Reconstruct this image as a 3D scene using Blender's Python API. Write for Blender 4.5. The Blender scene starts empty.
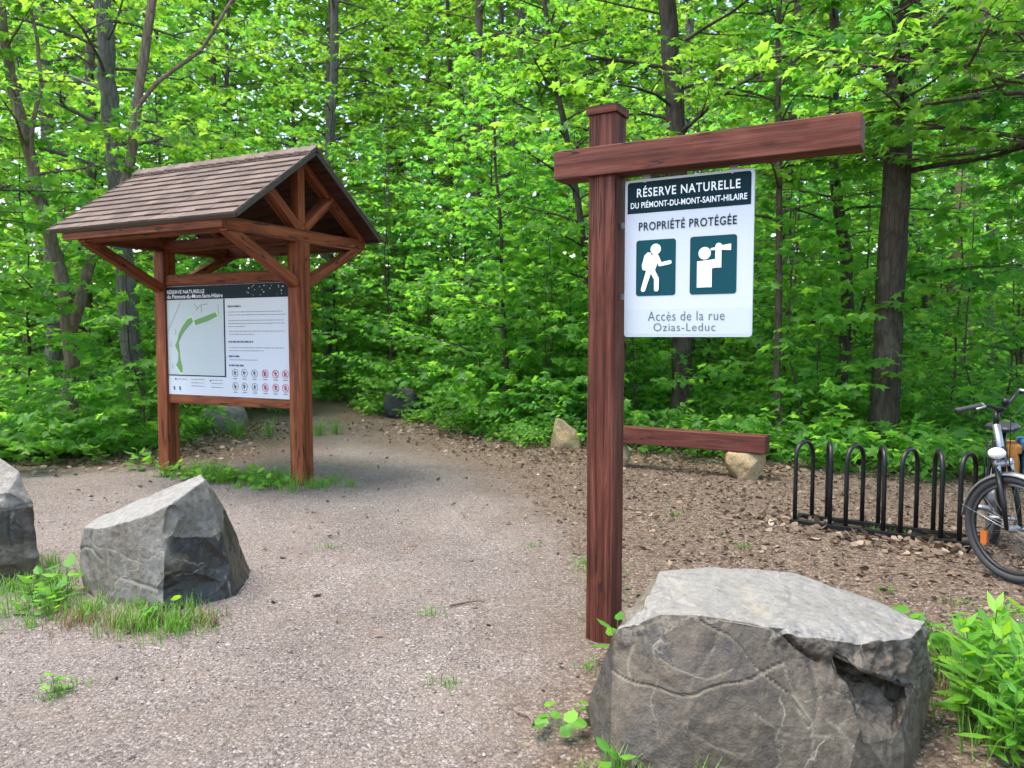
import bpy, bmesh, math, random
import numpy as np
from mathutils import Vector, Matrix, noise as mnoise

SC = bpy.context.scene
COL = SC.collection
PI = math.pi
RAD = math.radians

# ------------------------------------------------------------------ node helpers
def new_mat(name):
    m = bpy.data.materials.new(name); m.use_nodes = True
    nt = m.node_tree; nt.nodes.clear()
    return m, nt
def N(nt, t, **kw):
    n = nt.nodes.new(t)
    for k, v in kw.items():
        if k in n.inputs: n.inputs[k].default_value = v
        else: setattr(n, k, v)
    return n
def L(nt, a, b): nt.links.new(a, b)
def ramp(nt, fac, stops, interp='LINEAR'):
    r = nt.nodes.new('ShaderNodeValToRGB'); r.color_ramp.interpolation = interp
    els = r.color_ramp.elements
    while len(els) < len(stops): els.new(0.5)
    for e, (p, c) in zip(els, stops):
        e.position = p; e.color = (*c, 1) if len(c) == 3 else c
    L(nt, fac, r.inputs['Fac'])
    return r.outputs['Color']
def mixc(nt, fac, a, b, mode='MIX'):
    m = nt.nodes.new('ShaderNodeMix'); m.data_type = 'RGBA'; m.blend_type = mode
    for s, v in ((m.inputs[0], fac), (m.inputs[6], a), (m.inputs[7], b)):
        if hasattr(v, 'is_output') or hasattr(v, 'links'): L(nt, v, s)
        else: s.default_value = v if isinstance(v, float) else (*v, 1)
    return m.outputs[2]
def math_n(nt, op, a, b=None):
    m = nt.nodes.new('ShaderNodeMath'); m.operation = op
    for s, v in ((m.inputs[0], a), (m.inputs[1], b)):
        if v is None: continue
        if hasattr(v, 'links'): L(nt, v, s)
        else: s.default_value = v
    return m.outputs[0]
def coords(nt, scale=(1, 1, 1), kind='Object'):
    tc = nt.nodes.new('ShaderNodeTexCoord'); mp = nt.nodes.new('ShaderNodeMapping')
    mp.inputs['Scale'].default_value = scale
    L(nt, tc.outputs[kind], mp.inputs['Vector'])
    return mp.outputs['Vector']
def noise(nt, vec, scale, detail=4, rough=0.55, dist=0.0):
    n = N(nt, 'ShaderNodeTexNoise'); n.inputs['Scale'].default_value = scale
    n.inputs['Detail'].default_value = detail; n.inputs['Roughness'].default_value = rough
    n.inputs['Distortion'].default_value = dist
    L(nt, vec, n.inputs['Vector'])
    return n
def voro(nt, vec, scale, feature='F1', rnd=1.0):
    n = N(nt, 'ShaderNodeTexVoronoi'); n.feature = feature
    n.inputs['Scale'].default_value = scale; n.inputs['Randomness'].default_value = rnd
    L(nt, vec, n.inputs['Vector'])
    return n
def finish(nt, color, rough=0.7, bump=None, bstr=0.3, bdist=0.01, spec=0.4, metal=0.0):
    p = N(nt, 'ShaderNodeBsdfPrincipled')
    for s, v in ((p.inputs['Base Color'], color), (p.inputs['Roughness'], rough), (p.inputs['Metallic'], metal), (p.inputs['Specular IOR Level'], spec)):
        if hasattr(v, 'links'): L(nt, v, s)
        elif isinstance(v, tuple): s.default_value = (*v, 1)
        else: s.default_value = v
    if bump is not None:
        b = N(nt, 'ShaderNodeBump'); b.inputs['Strength'].default_value = bstr; b.inputs['Distance'].default_value = bdist
        L(nt, bump, b.inputs['Height']); L(nt, b.outputs['Normal'], p.inputs['Normal'])
    o = N(nt, 'ShaderNodeOutputMaterial'); L(nt, p.outputs['BSDF'], o.inputs['Surface'])
    return p

# ------------------------------------------------------------------ materials
def plain(name, col, rough=0.5, metal=0.0, spec=0.5, var=0.12, scale=9.0):
    m, nt = new_mat(name)
    v = coords(nt)
    n = noise(nt, v, scale, 5)
    c = mixc(nt, n.outputs['Fac'], tuple(max(0, x*(1-var)) for x in col), tuple(min(1, x*(1+var)) for x in col))
    n2 = noise(nt, v, scale*9, 3)
    finish(nt, c, rough, n2.outputs['Fac'], 0.06, 0.004, spec, metal)
    return m

def stained_wood(name, dark, mid, light, seed=0.0, wear=0.5):
    m, nt = new_mat(name)
    v = coords(nt, (1.1, 9, 9))
    oi = N(nt, 'ShaderNodeObjectInfo')
    add = N(nt, 'ShaderNodeVectorMath'); add.operation = 'ADD'
    cmb = N(nt, 'ShaderNodeCombineXYZ')
    L(nt, math_n(nt, 'MULTIPLY', oi.outputs['Random'], 37.0), cmb.inputs[0]); cmb.inputs[1].default_value = seed
    L(nt, v, add.inputs[0]); L(nt, cmb.outputs[0], add.inputs[1])
    vec = add.outputs[0]
    n1 = noise(nt, vec, 1.6, 6, 0.6, 1.2)
    wv = N(nt, 'ShaderNodeTexWave'); wv.wave_type = 'RINGS'; wv.rings_direction = 'X'
    wv.inputs['Scale'].default_value = 0.9; wv.inputs['Distortion'].default_value = 5.5; wv.inputs['Detail'].default_value = 4; wv.inputs['Detail Scale'].default_value = 0.8
    L(nt, vec, wv.inputs['Vector'])
    base = ramp(nt, n1.outputs['Fac'], [(0.25, dark), (0.5, mid), (0.75, light)])
    grain = ramp(nt, wv.outputs['Fac'], [(0.0, (0.62, 0.6, 0.6)), (0.35, (1, 1, 1)), (1.0, (1.08, 1.06, 1.04))])
    c = mixc(nt, 1.0, base, grain, 'MULTIPLY')
    # weathered streaks and drying checks running with the grain
    v2 = coords(nt, (0.55, 22, 22))
    n2 = noise(nt, v2, 1.5, 5, 0.7, 0.4)
    streak = ramp(nt, n2.outputs['Fac'], [(0.53, (0, 0, 0)), (0.72, (1, 1, 1))])
    c = mixc(nt, math_n(nt, 'MULTIPLY', streak, wear), c, tuple(x*1.15+0.012 for x in light))
    check = ramp(nt, n2.outputs['Fac'], [(0.335, (1, 1, 1)), (0.37, (0, 0, 0))])
    c = mixc(nt, math_n(nt, 'MULTIPLY', check, 0.75), c, (0.02, 0.01, 0.01))
    vk = voro(nt, coords(nt, (2.2, 6.5, 6.5)), 1.0)
    knot = ramp(nt, vk.outputs['Distance'], [(0.05, (1, 1, 1)), (0.14, (0, 0, 0))])
    c = mixc(nt, math_n(nt, 'MULTIPLY', knot, 0.6), c, tuple(x*0.35 for x in dark))
    # long drying cracks: thin contour lines of a noise stretched along the timber, broken up by another
    n4 = noise(nt, coords(nt, (0.5, 9, 9)), 1.0, 3, 0.5, 0.3)
    line = math_n(nt, 'LESS_THAN', math_n(nt, 'ABSOLUTE', math_n(nt, 'SUBTRACT', n4.outputs['Fac'], 0.5)), 0.007)
    brk = ramp(nt, noise(nt, coords(nt, (1.5, 3, 3)), 1.3, 2).outputs['Fac'], [(0.48, (0, 0, 0)), (0.56, (1, 1, 1))])
    lf = math_n(nt, 'MULTIPLY', line, brk)
    c = mixc(nt, math_n(nt, 'MULTIPLY', lf, 0.85), c, (0.015, 0.007, 0.006))
    h = math_n(nt, 'ADD', n2.outputs['Fac'], math_n(nt, 'MULTIPLY', wv.outputs['Fac'], 0.4))
    h = math_n(nt, 'SUBTRACT', h, lf)
    finish(nt, c, 0.62, h, 0.4, 0.006, 0.2)
    return m

MAT = {}
MAT['kiosk_wood'] = stained_wood('kiosk_wood', (0.075, 0.019, 0.008), (0.165, 0.045, 0.016), (0.26, 0.085, 0.030), 0, 0.3)
MAT['sign_wood'] = stained_wood('sign_wood', (0.036, 0.010, 0.006), (0.095, 0.025, 0.014), (0.17, 0.060, 0.038), 5, 0.75)
MAT['bench_wood'] = stained_wood('bench_wood', (0.05, 0.014, 0.010), (0.09, 0.026, 0.018), (0.14, 0.05, 0.036), 9, 0.5)
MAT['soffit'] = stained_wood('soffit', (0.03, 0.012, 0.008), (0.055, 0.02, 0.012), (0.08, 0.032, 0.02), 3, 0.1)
MAT['edge_metal'] = plain('edge_metal', (0.06, 0.05, 0.042), 0.45, 0.3)
MAT['black_paint'] = plain('black_paint', (0.008, 0.008, 0.009), 0.38, 0.0, 0.3, 0.3)
MAT['rubber'] = plain('rubber', (0.025, 0.025, 0.027), 0.75)
MAT['alu'] = plain('alu', (0.30, 0.305, 0.315), 0.42, 0.85)
MAT['white_plastic'] = plain('white_plastic', (0.78, 0.79, 0.77), 0.35)
MAT['grey_plastic'] = plain('grey_plastic', (0.14, 0.145, 0.15), 0.45)
MAT['saddle'] = plain('saddle', (0.02, 0.02, 0.024), 0.5)
MAT['spoke'] = plain('spoke', (0.10, 0.10, 0.105), 0.45, 0.8)
MAT['orange_reflector'] = plain('orange_reflector', (0.42, 0.11, 0.02), 0.25)
MAT['orange_cloth'] = plain('orange_cloth', (0.30, 0.13, 0.03), 0.85, 0, 0.2, 0.4, 30)
MAT['blue_cloth'] = plain('blue_cloth', (0.02, 0.075, 0.14), 0.8, 0, 0.2, 0.3, 20)
MAT['sign_white'] = plain('sign_white', (0.51, 0.54, 0.58), 0.42, 0, 0.5, 0.03, 3)
MAT['sign_pale'] = plain('sign_pale', (0.47, 0.515, 0.53), 0.42, 0, 0.5, 0.03, 3)
MAT['sign_green'] = plain('sign_green', (0.004, 0.055, 0.068), 0.55, 0, 0.12, 0.06, 3)
MAT['sign_dark'] = plain('sign_dark', (0.004, 0.022, 0.028), 0.55, 0, 0.1, 0.06, 3)
MAT['print_white'] = plain('print_white', (0.82, 0.84, 0.86), 0.4, 0, 0.5, 0.02)
MAT['print_grey'] = plain('print_grey', (0.08, 0.11, 0.13), 0.5, 0, 0.4, 0.05)
MAT['print_text'] = plain('print_text', (0.16, 0.17, 0.18), 0.5, 0, 0.4, 0.05)
MAT['print_red'] = plain('print_red', (0.55, 0.04, 0.07), 0.5)
MAT['print_map'] = plain('print_map', (0.40, 0.45, 0.46), 0.3, 0, 0.5, 0.04, 2)
MAT['print_mapgreen'] = plain('print_mapgreen', (0.10, 0.24, 0.07), 0.45)
MAT['print_halo'] = plain('print_halo', (0.45, 0.60, 0.36), 0.45)
MAT['panel_white'] = plain('panel_white', (0.52, 0.545, 0.59), 0.16, 0, 0.5, 0.03, 2)
MAT['panel_head'] = plain('panel_head', (0.005, 0.015, 0.021), 0.5, 0, 0.12, 0.1, 3)

def shingle_mat():
    m, nt = new_mat('roof_shingle')
    a = N(nt, 'ShaderNodeAttribute'); a.attribute_name = 'rnd'
    v = coords(nt)
    n = noise(nt, v, 14, 5)
    n2 = noise(nt, v, 240, 2)
    c = ramp(nt, a.outputs['Fac'], [(0, (0.066, 0.041, 0.031)), (0.5, (0.105, 0.068, 0.052)), (1, (0.155, 0.106, 0.083))])
    c = mixc(nt, math_n(nt, 'MULTIPLY', n.outputs['Fac'], 0.5), c, (0.118, 0.092, 0.08))
    c = mixc(nt, 0.5, c, ramp(nt, n2.outputs['Fac'], [(0.3, (0.5, 0.5, 0.5)), (0.7, (1.4, 1.4, 1.4))]), 'MULTIPLY')
    finish(nt, c, 0.8, n2.outputs['Fac'], 0.4, 0.004, 0.3)
    return m
MAT['shingle'] = shingle_mat()

def leaf_mat(name, stops, trans, tfac=0.45, rough=0.5):
    """stops: colours by each leaf's own random number; trans: light let through"""
    m, nt = new_mat(name)
    a = N(nt, 'ShaderNodeAttribute'); a.attribute_name = 'rnd'
    oi = N(nt, 'ShaderNodeObjectInfo')
    f = math_n(nt, 'ADD', math_n(nt, 'MULTIPLY', a.outputs['Fac'], 0.7), math_n(nt, 'MULTIPLY', oi.outputs['Random'], 0.3))
    c = ramp(nt, f, stops)
    p = N(nt, 'ShaderNodeBsdfPrincipled'); p.inputs['Roughness'].default_value = rough; p.inputs['Specular IOR Level'].default_value = 0.35
    L(nt, c, p.inputs['Base Color'])
    t = N(nt, 'ShaderNodeBsdfTranslucent')
    L(nt, ramp(nt, f, trans), t.inputs['Color'])
    mx = N(nt, 'ShaderNodeMixShader'); mx.inputs[0].default_value = tfac
    L(nt, p.outputs[0], mx.inputs[1]); L(nt, t.outputs[0], mx.inputs[2])
    o = N(nt, 'ShaderNodeOutputMaterial'); L(nt, mx.outputs[0], o.inputs['Surface'])
    return m
G1 = [(0.0, (0.034, 0.115, 0.022)), (0.5, (0.064, 0.19, 0.024)), (1.0, (0.13, 0.265, 0.042))]
T1 = [(0.0, (0.16, 0.49, 0.06)), (0.5, (0.27, 0.65, 0.05)), (1.0, (0.45, 0.79, 0.07))]
MAT['maple_leaf'] = leaf_mat('maple_leaf', G1, T1, 0.55)
MAT['canopy_leaf'] = leaf_mat('canopy_leaf', [(0.0, (0.04, 0.12, 0.022)), (0.5, (0.08, 0.208, 0.024)), (1.0, (0.15, 0.28, 0.042))],
                              [(0.0, (0.22, 0.52, 0.06)), (0.5, (0.38, 0.70, 0.055)), (1.0, (0.56, 0.84, 0.08))], 0.55)
MAT['shade_leaf'] = leaf_mat('shade_leaf', [(0.0, (0.026, 0.105, 0.024)), (0.5, (0.05, 0.16, 0.032)), (1.0, (0.10, 0.23, 0.04))],
                             [(0.0, (0.12, 0.45, 0.06)), (0.5, (0.20, 0.60, 0.05)), (1.0, (0.37, 0.71, 0.1))], 0.5)
MAT['cover_leaf'] = leaf_mat('cover_leaf', [(0.0, (0.03, 0.10, 0.022)), (0.5, (0.06, 0.165, 0.032)), (1.0, (0.115, 0.24, 0.042))],
                             [(0.0, (0.15, 0.43, 0.05)), (0.5, (0.25, 0.59, 0.045)), (1.0, (0.43, 0.72, 0.1))], 0.48)
MAT['herb_leaf'] = leaf_mat('herb_leaf', [(0.0, (0.045, 0.17, 0.018)), (0.5, (0.09, 0.25, 0.022)), (1.0, (0.17, 0.34, 0.025))],
                            [(0.0, (0.14, 0.45, 0.02)), (0.5, (0.26, 0.58, 0.025)), (1.0, (0.42, 0.68, 0.03))], 0.4)
MAT['grass'] = leaf_mat('grass', [(0.0, (0.035, 0.12, 0.02)), (0.5, (0.08, 0.20, 0.025)), (1.0, (0.17, 0.30, 0.04))],
                        [(0.0, (0.1, 0.35, 0.02)), (1.0, (0.3, 0.55, 0.05))], 0.35)
MAT['dry_grass'] = leaf_mat('dry_grass', [(0.0, (0.12, 0.085, 0.045)), (0.5, (0.22, 0.15, 0.075)), (1.0, (0.34, 0.25, 0.13))],
                            [(0.0, (0.2, 0.14, 0.06)), (1.0, (0.4, 0.3, 0.14))], 0.25)
MAT['litter'] = leaf_mat('litter', [(0.0, (0.035, 0.022, 0.014)), (0.35, (0.085, 0.055, 0.035)), (0.7, (0.17, 0.12, 0.08)), (1.0, (0.34, 0.26, 0.185))],
                         [(0.0, (0.1, 0.06, 0.03)), (1.0, (0.3, 0.2, 0.1))], 0.15, 0.65)

def bark(name, dark, light, sx=14.0, lichen=0.15):
    m, nt = new_mat(name)
    v = coords(nt, (sx, sx, 2.2))
    n = noise(nt, v, 1.3, 6, 0.65, 0.6)
    vo = voro(nt, v, 1.4, 'DISTANCE_TO_EDGE')
    c = ramp(nt, n.outputs['Fac'], [(0.3, dark), (0.7, light)])
    crack = ramp(nt, vo.outputs['Distance'], [(0.0, (1, 1, 1)), (0.12, (0, 0, 0))])
    c = mixc(nt, math_n(nt, 'MULTIPLY', crack, 0.55), c, tuple(x*0.35 for x in dark))
    n3 = noise(nt, coords(nt), 3.5, 4)
    c = mixc(nt, math_n(nt, 'MULTIPLY', ramp(nt, n3.outputs['Fac'], [(0.52, (0, 0, 0)), (0.7, (1, 1, 1))]), lichen*2), c, (0.16, 0.18, 0.12))
    h = math_n(nt, 'ADD', n.outputs['Fac'], math_n(nt, 'MULTIPLY', vo.outputs['Distance'], 0.8))
    finish(nt, c, 0.85, h, 0.7, 0.02, 0.25)
    return m
MAT['bark_grey'] = bark('bark_grey', (0.075, 0.066, 0.056), (0.17, 0.155, 0.13), 10, 0.25)
MAT['bark_brown'] = bark('bark_brown', (0.055, 0.04, 0.03), (0.145, 0.108, 0.08), 12, 0.2)
MAT['bark_dark'] = bark('bark_dark', (0.03, 0.023, 0.018), (0.085, 0.065, 0.05), 12, 0.1)
MAT['bark_tan'] = bark('bark_tan', (0.12, 0.085, 0.06), (0.24, 0.18, 0.13), 12, 0.15)
MAT['stem'] = plain('stem', (0.08, 0.15, 0.03), 0.6)

def rock_mat(name, cols, vein=(0.42, 0.40, 0.35), vein_amt=0.5, top=(0.33, 0.325, 0.31), scale=1.0, rough=0.62):
    """facet attribute 'tint' sets the tone of each face by facing and position: 0 dark ... 1 pale"""
    m, nt = new_mat(name)
    v = coords(nt)
    a = N(nt, 'ShaderNodeAttribute'); a.attribute_name = 'tint'
    n1 = noise(nt, v, 3.2*scale, 8, 0.62, 0.8)
    n2 = noise(nt, v, 26*scale, 6, 0.65)
    n3 = noise(nt, v, 140*scale, 3, 0.6)
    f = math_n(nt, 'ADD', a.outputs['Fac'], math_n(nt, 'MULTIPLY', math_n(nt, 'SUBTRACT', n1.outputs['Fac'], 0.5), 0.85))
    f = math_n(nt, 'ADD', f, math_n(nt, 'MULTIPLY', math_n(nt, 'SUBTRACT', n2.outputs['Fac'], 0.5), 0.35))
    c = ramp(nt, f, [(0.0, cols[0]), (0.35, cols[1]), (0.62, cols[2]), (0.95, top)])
    c = mixc(nt, 1.0, c, ramp(nt, n2.outputs['Fac'], [(0.25, (0.62, 0.62, 0.63)), (0.5, (1, 1, 1)), (0.8, (1.32, 1.3, 1.26))]), 'MULTIPLY')
    c = mixc(nt, 1.0, c, ramp(nt, n3.outputs['Fac'], [(0.3, (0.78, 0.78, 0.78)), (0.7, (1.2, 1.2, 1.2))]), 'MULTIPLY')
    # mineral veins
    wn = noise(nt, v, 2.4*scale, 5, 0.6)
    wm = N(nt, 'ShaderNodeVectorMath'); wm.operation = 'MULTIPLY_ADD'
    L(nt, wn.outputs['Color'], wm.inputs[0]); wm.inputs[1].default_value = (0.5, 0.5, 0.5); L(nt, v, wm.inputs[2])
    vv = voro(nt, wm.outputs[0], 2.1*scale, 'DISTANCE_TO_EDGE')
    vm = ramp(nt, vv.outputs['Distance'], [(0.0, (1, 1, 1)), (0.018, (0, 0, 0))])
    brk = ramp(nt, noise(nt, v, 7*scale, 4).outputs['Fac'], [(0.42, (0, 0, 0)), (0.6, (1, 1, 1))])
    vf = math_n(nt, 'MULTIPLY', math_n(nt, 'MULTIPLY', vm, brk), vein_amt)
    c = mixc(nt, vf, c, vein)
    av = N(nt, 'ShaderNodeAttribute'); av.attribute_name = 'vein'
    c = mixc(nt, math_n(nt, 'MULTIPLY', av.outputs['Fac'], math_n(nt, 'ADD', 0.35, math_n(nt, 'MULTIPLY', n2.outputs['Fac'], 0.9))), c, tuple(x*0.95 for x in vein))
    # chips / scratches
    vs = voro(nt, coords(nt, (5, 22, 14)), 1.5*scale, 'DISTANCE_TO_EDGE')
    sm = ramp(nt, vs.outputs['Distance'], [(0.0, (1, 1, 1)), (0.02, (0, 0, 0))])
    c = mixc(nt, math_n(nt, 'MULTIPLY', math_n(nt, 'MULTIPLY', sm, n1.outputs['Fac']), 0.22), c, vein)
    h = math_n(nt, 'ADD', math_n(nt, 'MULTIPLY', n2.outputs['Fac'], 1.0), math_n(nt, 'MULTIPLY', n3.outputs['Fac'], 0.35))
    h = math_n(nt, 'SUBTRACT', h, math_n(nt, 'MULTIPLY', vf, 0.5))
    rr = ramp(nt, f, [(0.05, (0.30,)*3), (0.35, (rough,)*3)])
    finish(nt, c, rr, h, 0.55, 0.014, 0.4)
    return m
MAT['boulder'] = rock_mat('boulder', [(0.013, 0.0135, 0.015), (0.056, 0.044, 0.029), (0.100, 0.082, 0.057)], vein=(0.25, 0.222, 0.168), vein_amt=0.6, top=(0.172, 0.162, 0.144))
MAT['pale_rock'] = rock_mat('pale_rock', [(0.13, 0.082, 0.036), (0.21, 0.145, 0.066), (0.28, 0.205, 0.105)], vein_amt=0.15, top=(0.31, 0.245, 0.145), scale=1.6, rough=0.8)
MAT['dark_rock'] = rock_mat('dark_rock', [(0.018, 0.018, 0.02), (0.032, 0.032, 0.033), (0.05, 0.05, 0.05)], vein_amt=0.1, top=(0.07, 0.07, 0.07), scale=1.5, rough=0.8)

def ground_mat():
    m, nt = new_mat('ground_gravel_and_litter')
    v = coords(nt)
    at = N(nt, 'ShaderNodeAttribute'); at.attribute_name = 'gravel'
    nb = noise(nt, v, 1.3, 6, 0.65, 0.5)
    ns = noise(nt, v, 9, 5, 0.7)
    g = math_n(nt, 'ADD', at.outputs['Fac'], math_n(nt, 'MULTIPLY', math_n(nt, 'SUBTRACT', nb.outputs['Fac'], 0.5), 0.55))
    g = math_n(nt, 'ADD', g, math_n(nt, 'MULTIPLY', math_n(nt, 'SUBTRACT', ns.outputs['Fac'], 0.5), 0.45))
    gm = ramp(nt, g, [(0.36, (0, 0, 0)), (0.68, (1, 1, 1))])
    # gravel: crushed stone of several sizes over pale fines
    v1 = voro(nt, v, 84); v2 = voro(nt, v, 180)
    stone = [(0.0, (0.080, 0.069, 0.060)), (0.25, (0.138, 0.117, 0.102)), (0.5, (0.178, 0.151, 0.131)), (0.8, (0.215, 0.186, 0.164)), (1.0, (0.32, 0.29, 0.265))]
    sep1 = N(nt, 'ShaderNodeSeparateColor'); L(nt, v1.outputs['Color'], sep1.inputs[0])
    sep2 = N(nt, 'ShaderNodeSeparateColor'); L(nt, v2.outputs['Color'], sep2.inputs[0])
    c1 = ramp(nt, sep1.outputs[0], stone); c2 = ramp(nt, sep2.outputs[1], stone)
    cg = mixc(nt, ramp(nt, sep1.outputs[2], [(0.4, (0, 0, 0)), (0.5, (1, 1, 1))]), c2, c1)
    edge = ramp(nt, v1.outputs['Distance'], [(0.35, (1, 1, 1)), (0.62, (0.55, 0.52, 0.5))])
    cg = mixc(nt, 0.6, cg, edge, 'MULTIPLY')
    big = noise(nt, v, 0.55, 5, 0.6)
    cg = mixc(nt, math_n(nt, 'MULTIPLY', ramp(nt, noise(nt, v, 0.9, 4, 0.6, 0.6).outputs['Fac'], [(0.45, (0, 0, 0)), (0.62, (1, 1, 1))]), 0.55), cg, mixc(nt, 1.0, cg, (0.86, 0.85, 0.85), 'MULTIPLY'))
    cg = mixc(nt, 1.0, cg, ramp(nt, big.outputs['Fac'], [(0.3, (0.70, 0.67, 0.65)), (0.5, (0.98, 0.96, 0.95)), (0.7, (1.16, 1.15, 1.14))]), 'MULTIPLY')
    # trodden earthy stretches
    er = ramp(nt, noise(nt, v, 2.1, 5, 0.6).outputs['Fac'], [(0.5, (0, 0, 0)), (0.75, (1, 1, 1))])
    cg = mixc(nt, math_n(nt, 'MULTIPLY', er, 0.5), cg, (0.15, 0.112, 0.087))
    # litter: brown leaf crumbs, bark mulch, bits of stone
    vl = voro(nt, coords(nt, (1, 1.6, 1)), 34); vl2 = voro(nt, v, 88)
    sl = N(nt, 'ShaderNodeSeparateColor'); L(nt, vl.outputs['Color'], sl.inputs[0])
    sl2 = N(nt, 'ShaderNodeSeparateColor'); L(nt, vl2.outputs['Color'], sl2.inputs[0])
    lit = [(0.0, (0.04, 0.027, 0.019)), (0.35, (0.09, 0.062, 0.042)), (0.7, (0.14, 0.10, 0.071)), (1.0, (0.22, 0.172, 0.128))]
    cl = mixc(nt, 0.5, ramp(nt, sl.outputs[0], lit), ramp(nt, sl2.outputs[0], lit))
    cl = mixc(nt, 0.7, cl, ramp(nt, vl.outputs['Distance'], [(0.3, (1, 1, 1)), (0.65, (0.5, 0.46, 0.42))]), 'MULTIPLY')
    gs = math_n(nt, 'GREATER_THAN', sl2.outputs[2], 0.93)
    cl = mixc(nt, gs, cl, (0.21, 0.18, 0.155))
    c = mixc(nt, gm, cl, cg)
    h1 = math_n(nt, 'MULTIPLY', v1.outputs['Distance'], -0.8)
    h = math_n(nt, 'ADD', h1, math_n(nt, 'MULTIPLY', v2.outputs['Distance'], -0.5))
    h = math_n(nt, 'ADD', h, math_n(nt, 'MULTIPLY', ns.outputs['Fac'], 0.8))
    finish(nt, c, 0.9, h, 0.6, 0.010, 0.2)
    return m
MAT['ground'] = ground_mat()

def pebble_mat():
    m, nt = new_mat('pebble')
    a = N(nt, 'ShaderNodeAttribute'); a.attribute_name = 'rnd'
    c = ramp(nt, a.outputs['Fac'], [(0.0, (0.06, 0.055, 0.052)), (0.25, (0.122, 0.105, 0.093)), (0.5, (0.17, 0.145, 0.127)), (0.9, (0.225, 0.196, 0.175)), (1.0, (0.40, 0.37, 0.335))])
    n = noise(nt, coords(nt), 160, 3)
    finish(nt, c, 0.85, n.outputs['Fac'], 0.3, 0.003, 0.25)
    return m
MAT['pebble'] = pebble_mat()

# ------------------------------------------------------------------ objects
def tag(o, label=None, cat=None, group=None, kind=None):
    if label: o['label'] = label
    if cat: o['category'] = cat
    if group: o['group'] = group
    if kind: o['kind'] = kind
    return o
def link(o, parent=None):
    COL.objects.link(o)
    if parent: o.parent = parent
    return o
def thing(name, label, cat, loc=(0, 0, 0), rz=0.0, group=None):
    o = bpy.data.objects.new(name, None); link(o)
    o.empty_display_size = 0.1
    o.location = loc; o.rotation_euler = (0, 0, rz)
    return tag(o, label, cat, group)

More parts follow.
